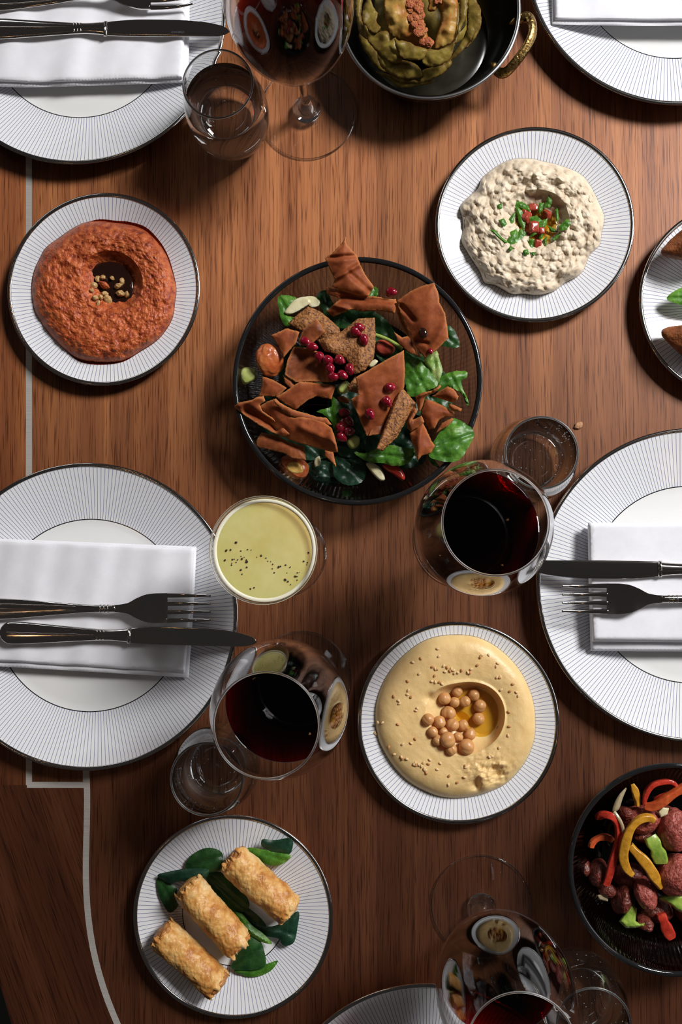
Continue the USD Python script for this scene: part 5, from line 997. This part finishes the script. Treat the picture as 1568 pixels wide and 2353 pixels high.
# ---------------------------------------------------------------- croquettes on the right plate
def croquette(label, px, py, z, L, r, a, seed):
    def lemon(v):
        w = v.copy(); s = 1-.25*np.abs(v[:, 0])**1.5; w[:, 1] *= s; w[:, 2] *= s; w[:, 0] = np.sign(v[:, 0])*(np.abs(v[:, 0])**1.0+.12*np.abs(v[:, 0])**8); return w
    one('croquette', blob(at(px, py, z), (L, r, r), (0, 0, a), .10, 1.8, seed, 4, shape=lemon), 'kibbeh', label, 'croquette')
croquette('brown pointed croquette at the right edge above the basil leaf', 1618, 553, .036, .034, .017, .25, 1)
croquette('brown pointed croquette at the right edge below the basil leaf', 1612, 792, .027, .033, .0165, -.33, 2)
P = np.array([(1533, 684), (1560, 664), (1610, 648), (1660, 660), (1690, 690), (1640, 704), (1580, 702), (1550, 696)], float)
one('basil_leaf', sheet(P, 24, (0, 2), 3, .8, .04, (), [((1533, 684), (1690, 688), -1.6, 4)], .6, 4, 3, True), 'basil', 'bright basil leaf between the croquettes at the right edge', 'leaf')

# ---------------------------------------------------------------- artichoke in its pan
PH = .046
pp = at(988, 26, PH); pp[2] = TAB
pan = thing('serving_pan', 'dark steel serving pan with brass ring handles holding the artichoke', 'pan', pp)
po = curve([(.044, 0), (.052, .002), (.064, .012), (.0735, .030), (.0785, PH)], 24); pi_ = po[::-1].copy(); pi_[:, 0] -= .0016; pi_[:, 1] += .0012
part(pan, 'body', lathe(np.vstack([[[0, 0]], po, pi_, [[0, .003]]]), 128), 'pan', 40)
part(pan, 'rim', lathe([(.0786+.0017*math.cos(a), PH+.0013*math.sin(a)) for a in np.linspace(0, 2*PI, 15)], 128), 'pan_rim', True, label='bright rolled rim')
hpx = [(1178, 62), (1196, 44), (1214, 40), (1224, 56), (1222, 84), (1204, 118), (1178, 152), (1158, 168), (1144, 164), (1138, 146)]
hp = np.array([at(x, y, z) for (x, y), z in zip(hpx, [.036, .040, .043, .044, .044, .042, .038, .034, .032, .032])])
hp = curve(hp, 40)
for k in (0, 1):
    v, f = tube(hp, .0046, 14, .62, up=(.55, -.55, .8) if not k else (.55, -.55, .8))
    if k: v = v.copy(); v[:, 0] = 2*pp[0]-v[:, 0]; v[:, 1] = 2*pp[1]-v[:, 1]
    part(pan, 'ring_handle', (v, f), 'brass', True, label='aged brass handle', world=True)
K3 = crop(780, 0, 3.409)
one('pan_broth', lathe([(0, .0105), (.045, .0105), (.0645, .0107), (.066, .0112), (.0655, .009), (0, .009)], 96) if False else (lambda m: (m[0]+np.array([pp[0], pp[1], TAB]), m[1]))(lathe([(0, .0062), (.049, .0062), (.0555, .0064), (.0550, .0045), (0, .0045)], 96)), 'broth', 'pale cooking liquid lying in the bottom of the pan', 'sauce', None, True)
art = thing('artichoke', 'braised olive artichoke with red spiced stuffing in the dark pan', 'artichoke', at(970, 40, .012))
leaves = [
 ('artichoke_in', [(355, -160), (352, 0), (355, 90), (370, 190), (400, 272), (470, 312), (560, 350), (650, 380), (722, 388), (716, 330), (690, 260), (650, 100), (620, -160)], 60, (-3, -8), 7, []),
 ('artichoke_in', [(780, 20), (800, 110), (790, 200), (760, 290), (745, 382), (830, 362), (902, 326), (922, 200), (932, 80), (930, -120), (790, -100)], 60, (4, -7), 4, []),
 ('artichoke_in', [(660, -160), (700, 20), (690, 80), (720, 90), (770, 60), (790, -120)], 58, (0, 0), 3, []),
 ('artichoke', [(470, 318), (540, 325), (600, 358), (690, 388), (672, 440), (640, 470), (560, 470), (490, 455), (445, 380), (432, 300)], 66, (0, -9), 2, []),
 ('artichoke', [(655, 440), (690, 388), (770, 388), (850, 362), (905, 326), (892, 400), (862, 470), (800, 505), (710, 525), (650, 490)], 64, (3, -10), 2, []),
 ('artichoke', [(180, 160), (190, 50), (235, -20), (270, 60), (302, 110), (290, 170), (325, 212), (290, 260), (235, 240)], 64, (6, -4), 2, []),
 ('artichoke', [(190, 170), (270, 262), (330, 242), (385, 250), (400, 320), (440, 292), (470, 380), (492, 480), (400, 490), (300, 410), (220, 310)], 60, (4, -8), 3, []),
 ('artichoke', [(300, 400), (400, 470), (500, 470), (610, 510), (650, 600), (500, 620), (400, 580), (320, 510)], 52, (0, -12), 3, []),
 ('artichoke', [(285, 560), (400, 590), (480, 618), (600, 640), (745, 628), (700, 660), (600, 675), (480, 688), (410, 640)], 42, (0, -10), 2, []),
 ('artichoke', [(1000, 80), (1010, -40), (1060, -60), (1080, 20), (1112, 80), (1092, 200), (1032, 310), (940, 422), (850, 492), (800, 512), (880, 430), (950, 330), (1000, 220)], 58, (10, -4), 2, []),
 ('artichoke', [(635, 600), (660, 542), (760, 522), (825, 500), (872, 468), (882, 500), (832, 562), (760, 605), (640, 642)], 50, (0, -10), 2, []),
 ('artichoke', [(925, -100), (1000, -100), (1004, 100), (965, 200), (922, 320), (900, 332), (932, 200), (940, 60)], 63, (6, -5), 2, []),
 ('artichoke', [(120, -60), (190, -60), (172, 100), (192, 200), (222, 302), (160, 262), (135, 150)], 52, (8, -2), 2, []),
 ('artichoke', [(1065, 90), (1112, 120), (1102, 232), (1022, 352), (902, 442), (782, 605), (735, 612), (832, 522), (962, 402), (1042, 272)], 48, (8, -8), 2, []),
 ('artichoke', [(160, 240), (230, 320), (310, 420), (330, 500), (420, 590), (300, 540), (210, 420), (160, 320)], 44, (6, -8), 2, []),
 ('artichoke', [(330, 480), (420, 560), (560, 600), (640, 640), (560, 655), (420, 620)], 46, (0, -8), 2, []),
]
for k, (mm, P, z, tl, bu, _) in enumerate(leaves):
    lf = part(art, 'leaf', sheet(K3(P), z, tl, bu, 3.4, .03, [(k*1.3, 8.0, .10, k), (k*1.3+.4, 31.0, .35, k)], (), 1.5, 4.0, k+400, True, .5, edge=.8), mm, True, world=True)
    UsdGeom.PrimvarsAPI(lf).CreatePrimvar('rimness', Sdf.ValueTypeNames.FloatArray, 'vertex').Set(RIM['d'].astype(np.float32).tolist())
for k in range(16):       # the rest of the leaves, beyond the picture's upper edge and underneath
    a = 2*PI*k/16+.2; c = np.array([970+88*math.cos(a), 20+88*math.sin(a)]) ; tg = np.array([-math.sin(a), math.cos(a)]); ra = np.array([math.cos(a), math.sin(a)])
    if c[1] > 40: 
        P = [c+tg*s*44*w+ra*r for s, w, r in [(-1, 1, -18), (-1, .8, 10), (0, .4, 30), (1, .8, 10), (1, 1, -18), (0, .3, -30)]]; z = 26
    else: P = [c+tg*s*42*w+ra*r for s, w, r in [(-1, 1, -14), (-1, .8, 10), (0, .4, 22), (1, .8, 10), (1, 1, -14), (0, .3, -22)]]; z = 50
    part(art, 'leaf', sheet(np.array(P), z, tuple(-ra*8), 3, 1.5, .03, (), (), 1.6, 7, k+440, True), 'artichoke', True, world=True)
part(art, 'heart', blob(at(970, 40, .026), (.034, .034, .016), (0, 0, 0), .1, 1.5, 9, 3), 'artichoke', True, world=True)
rng = np.random.default_rng(12); sp = []
for q0, q1, n_, spread, z0_, z1_ in [((590, -90), (610, 60), 26, 62, .066, .067), ((600, 60), (640, 260), 34, 46, .066, .064), ((640, 240), (700, 350), 14, 26, .063, .058), ((790, -80), (800, 20), 14, 34, .064, .064)]:
    for i_ in range(n_):
        t_ = rng.random(); q = np.array(q0)*(1-t_)+np.array(q1)*t_+rng.normal(0, spread*.5, 2); r_ = rng.uniform(.0016, .0036)
        sp.append(blob(at(*K3([q])[0], z0_*(1-t_)+z1_*t_-.0008), (r_*1.15, r_, r_*.42), (0, 0, i_), .35, 2.2, i_+500, 2))
part(art, 'stuffing', cat_(*sp), 'spice', True, label='coarse red spiced stuffing', world=True, kind='stuff')

# ---------------------------------------------------------------- on the bare wood
one('bread_crumb', blob(at(1330, 978, .0012), (.0040, .0030, .0014), (0, 0, .6), .35, 2, 5, 3), 'crumb', 'small brown crumb on the wood right of the sparkling water', 'crumb', None, True)
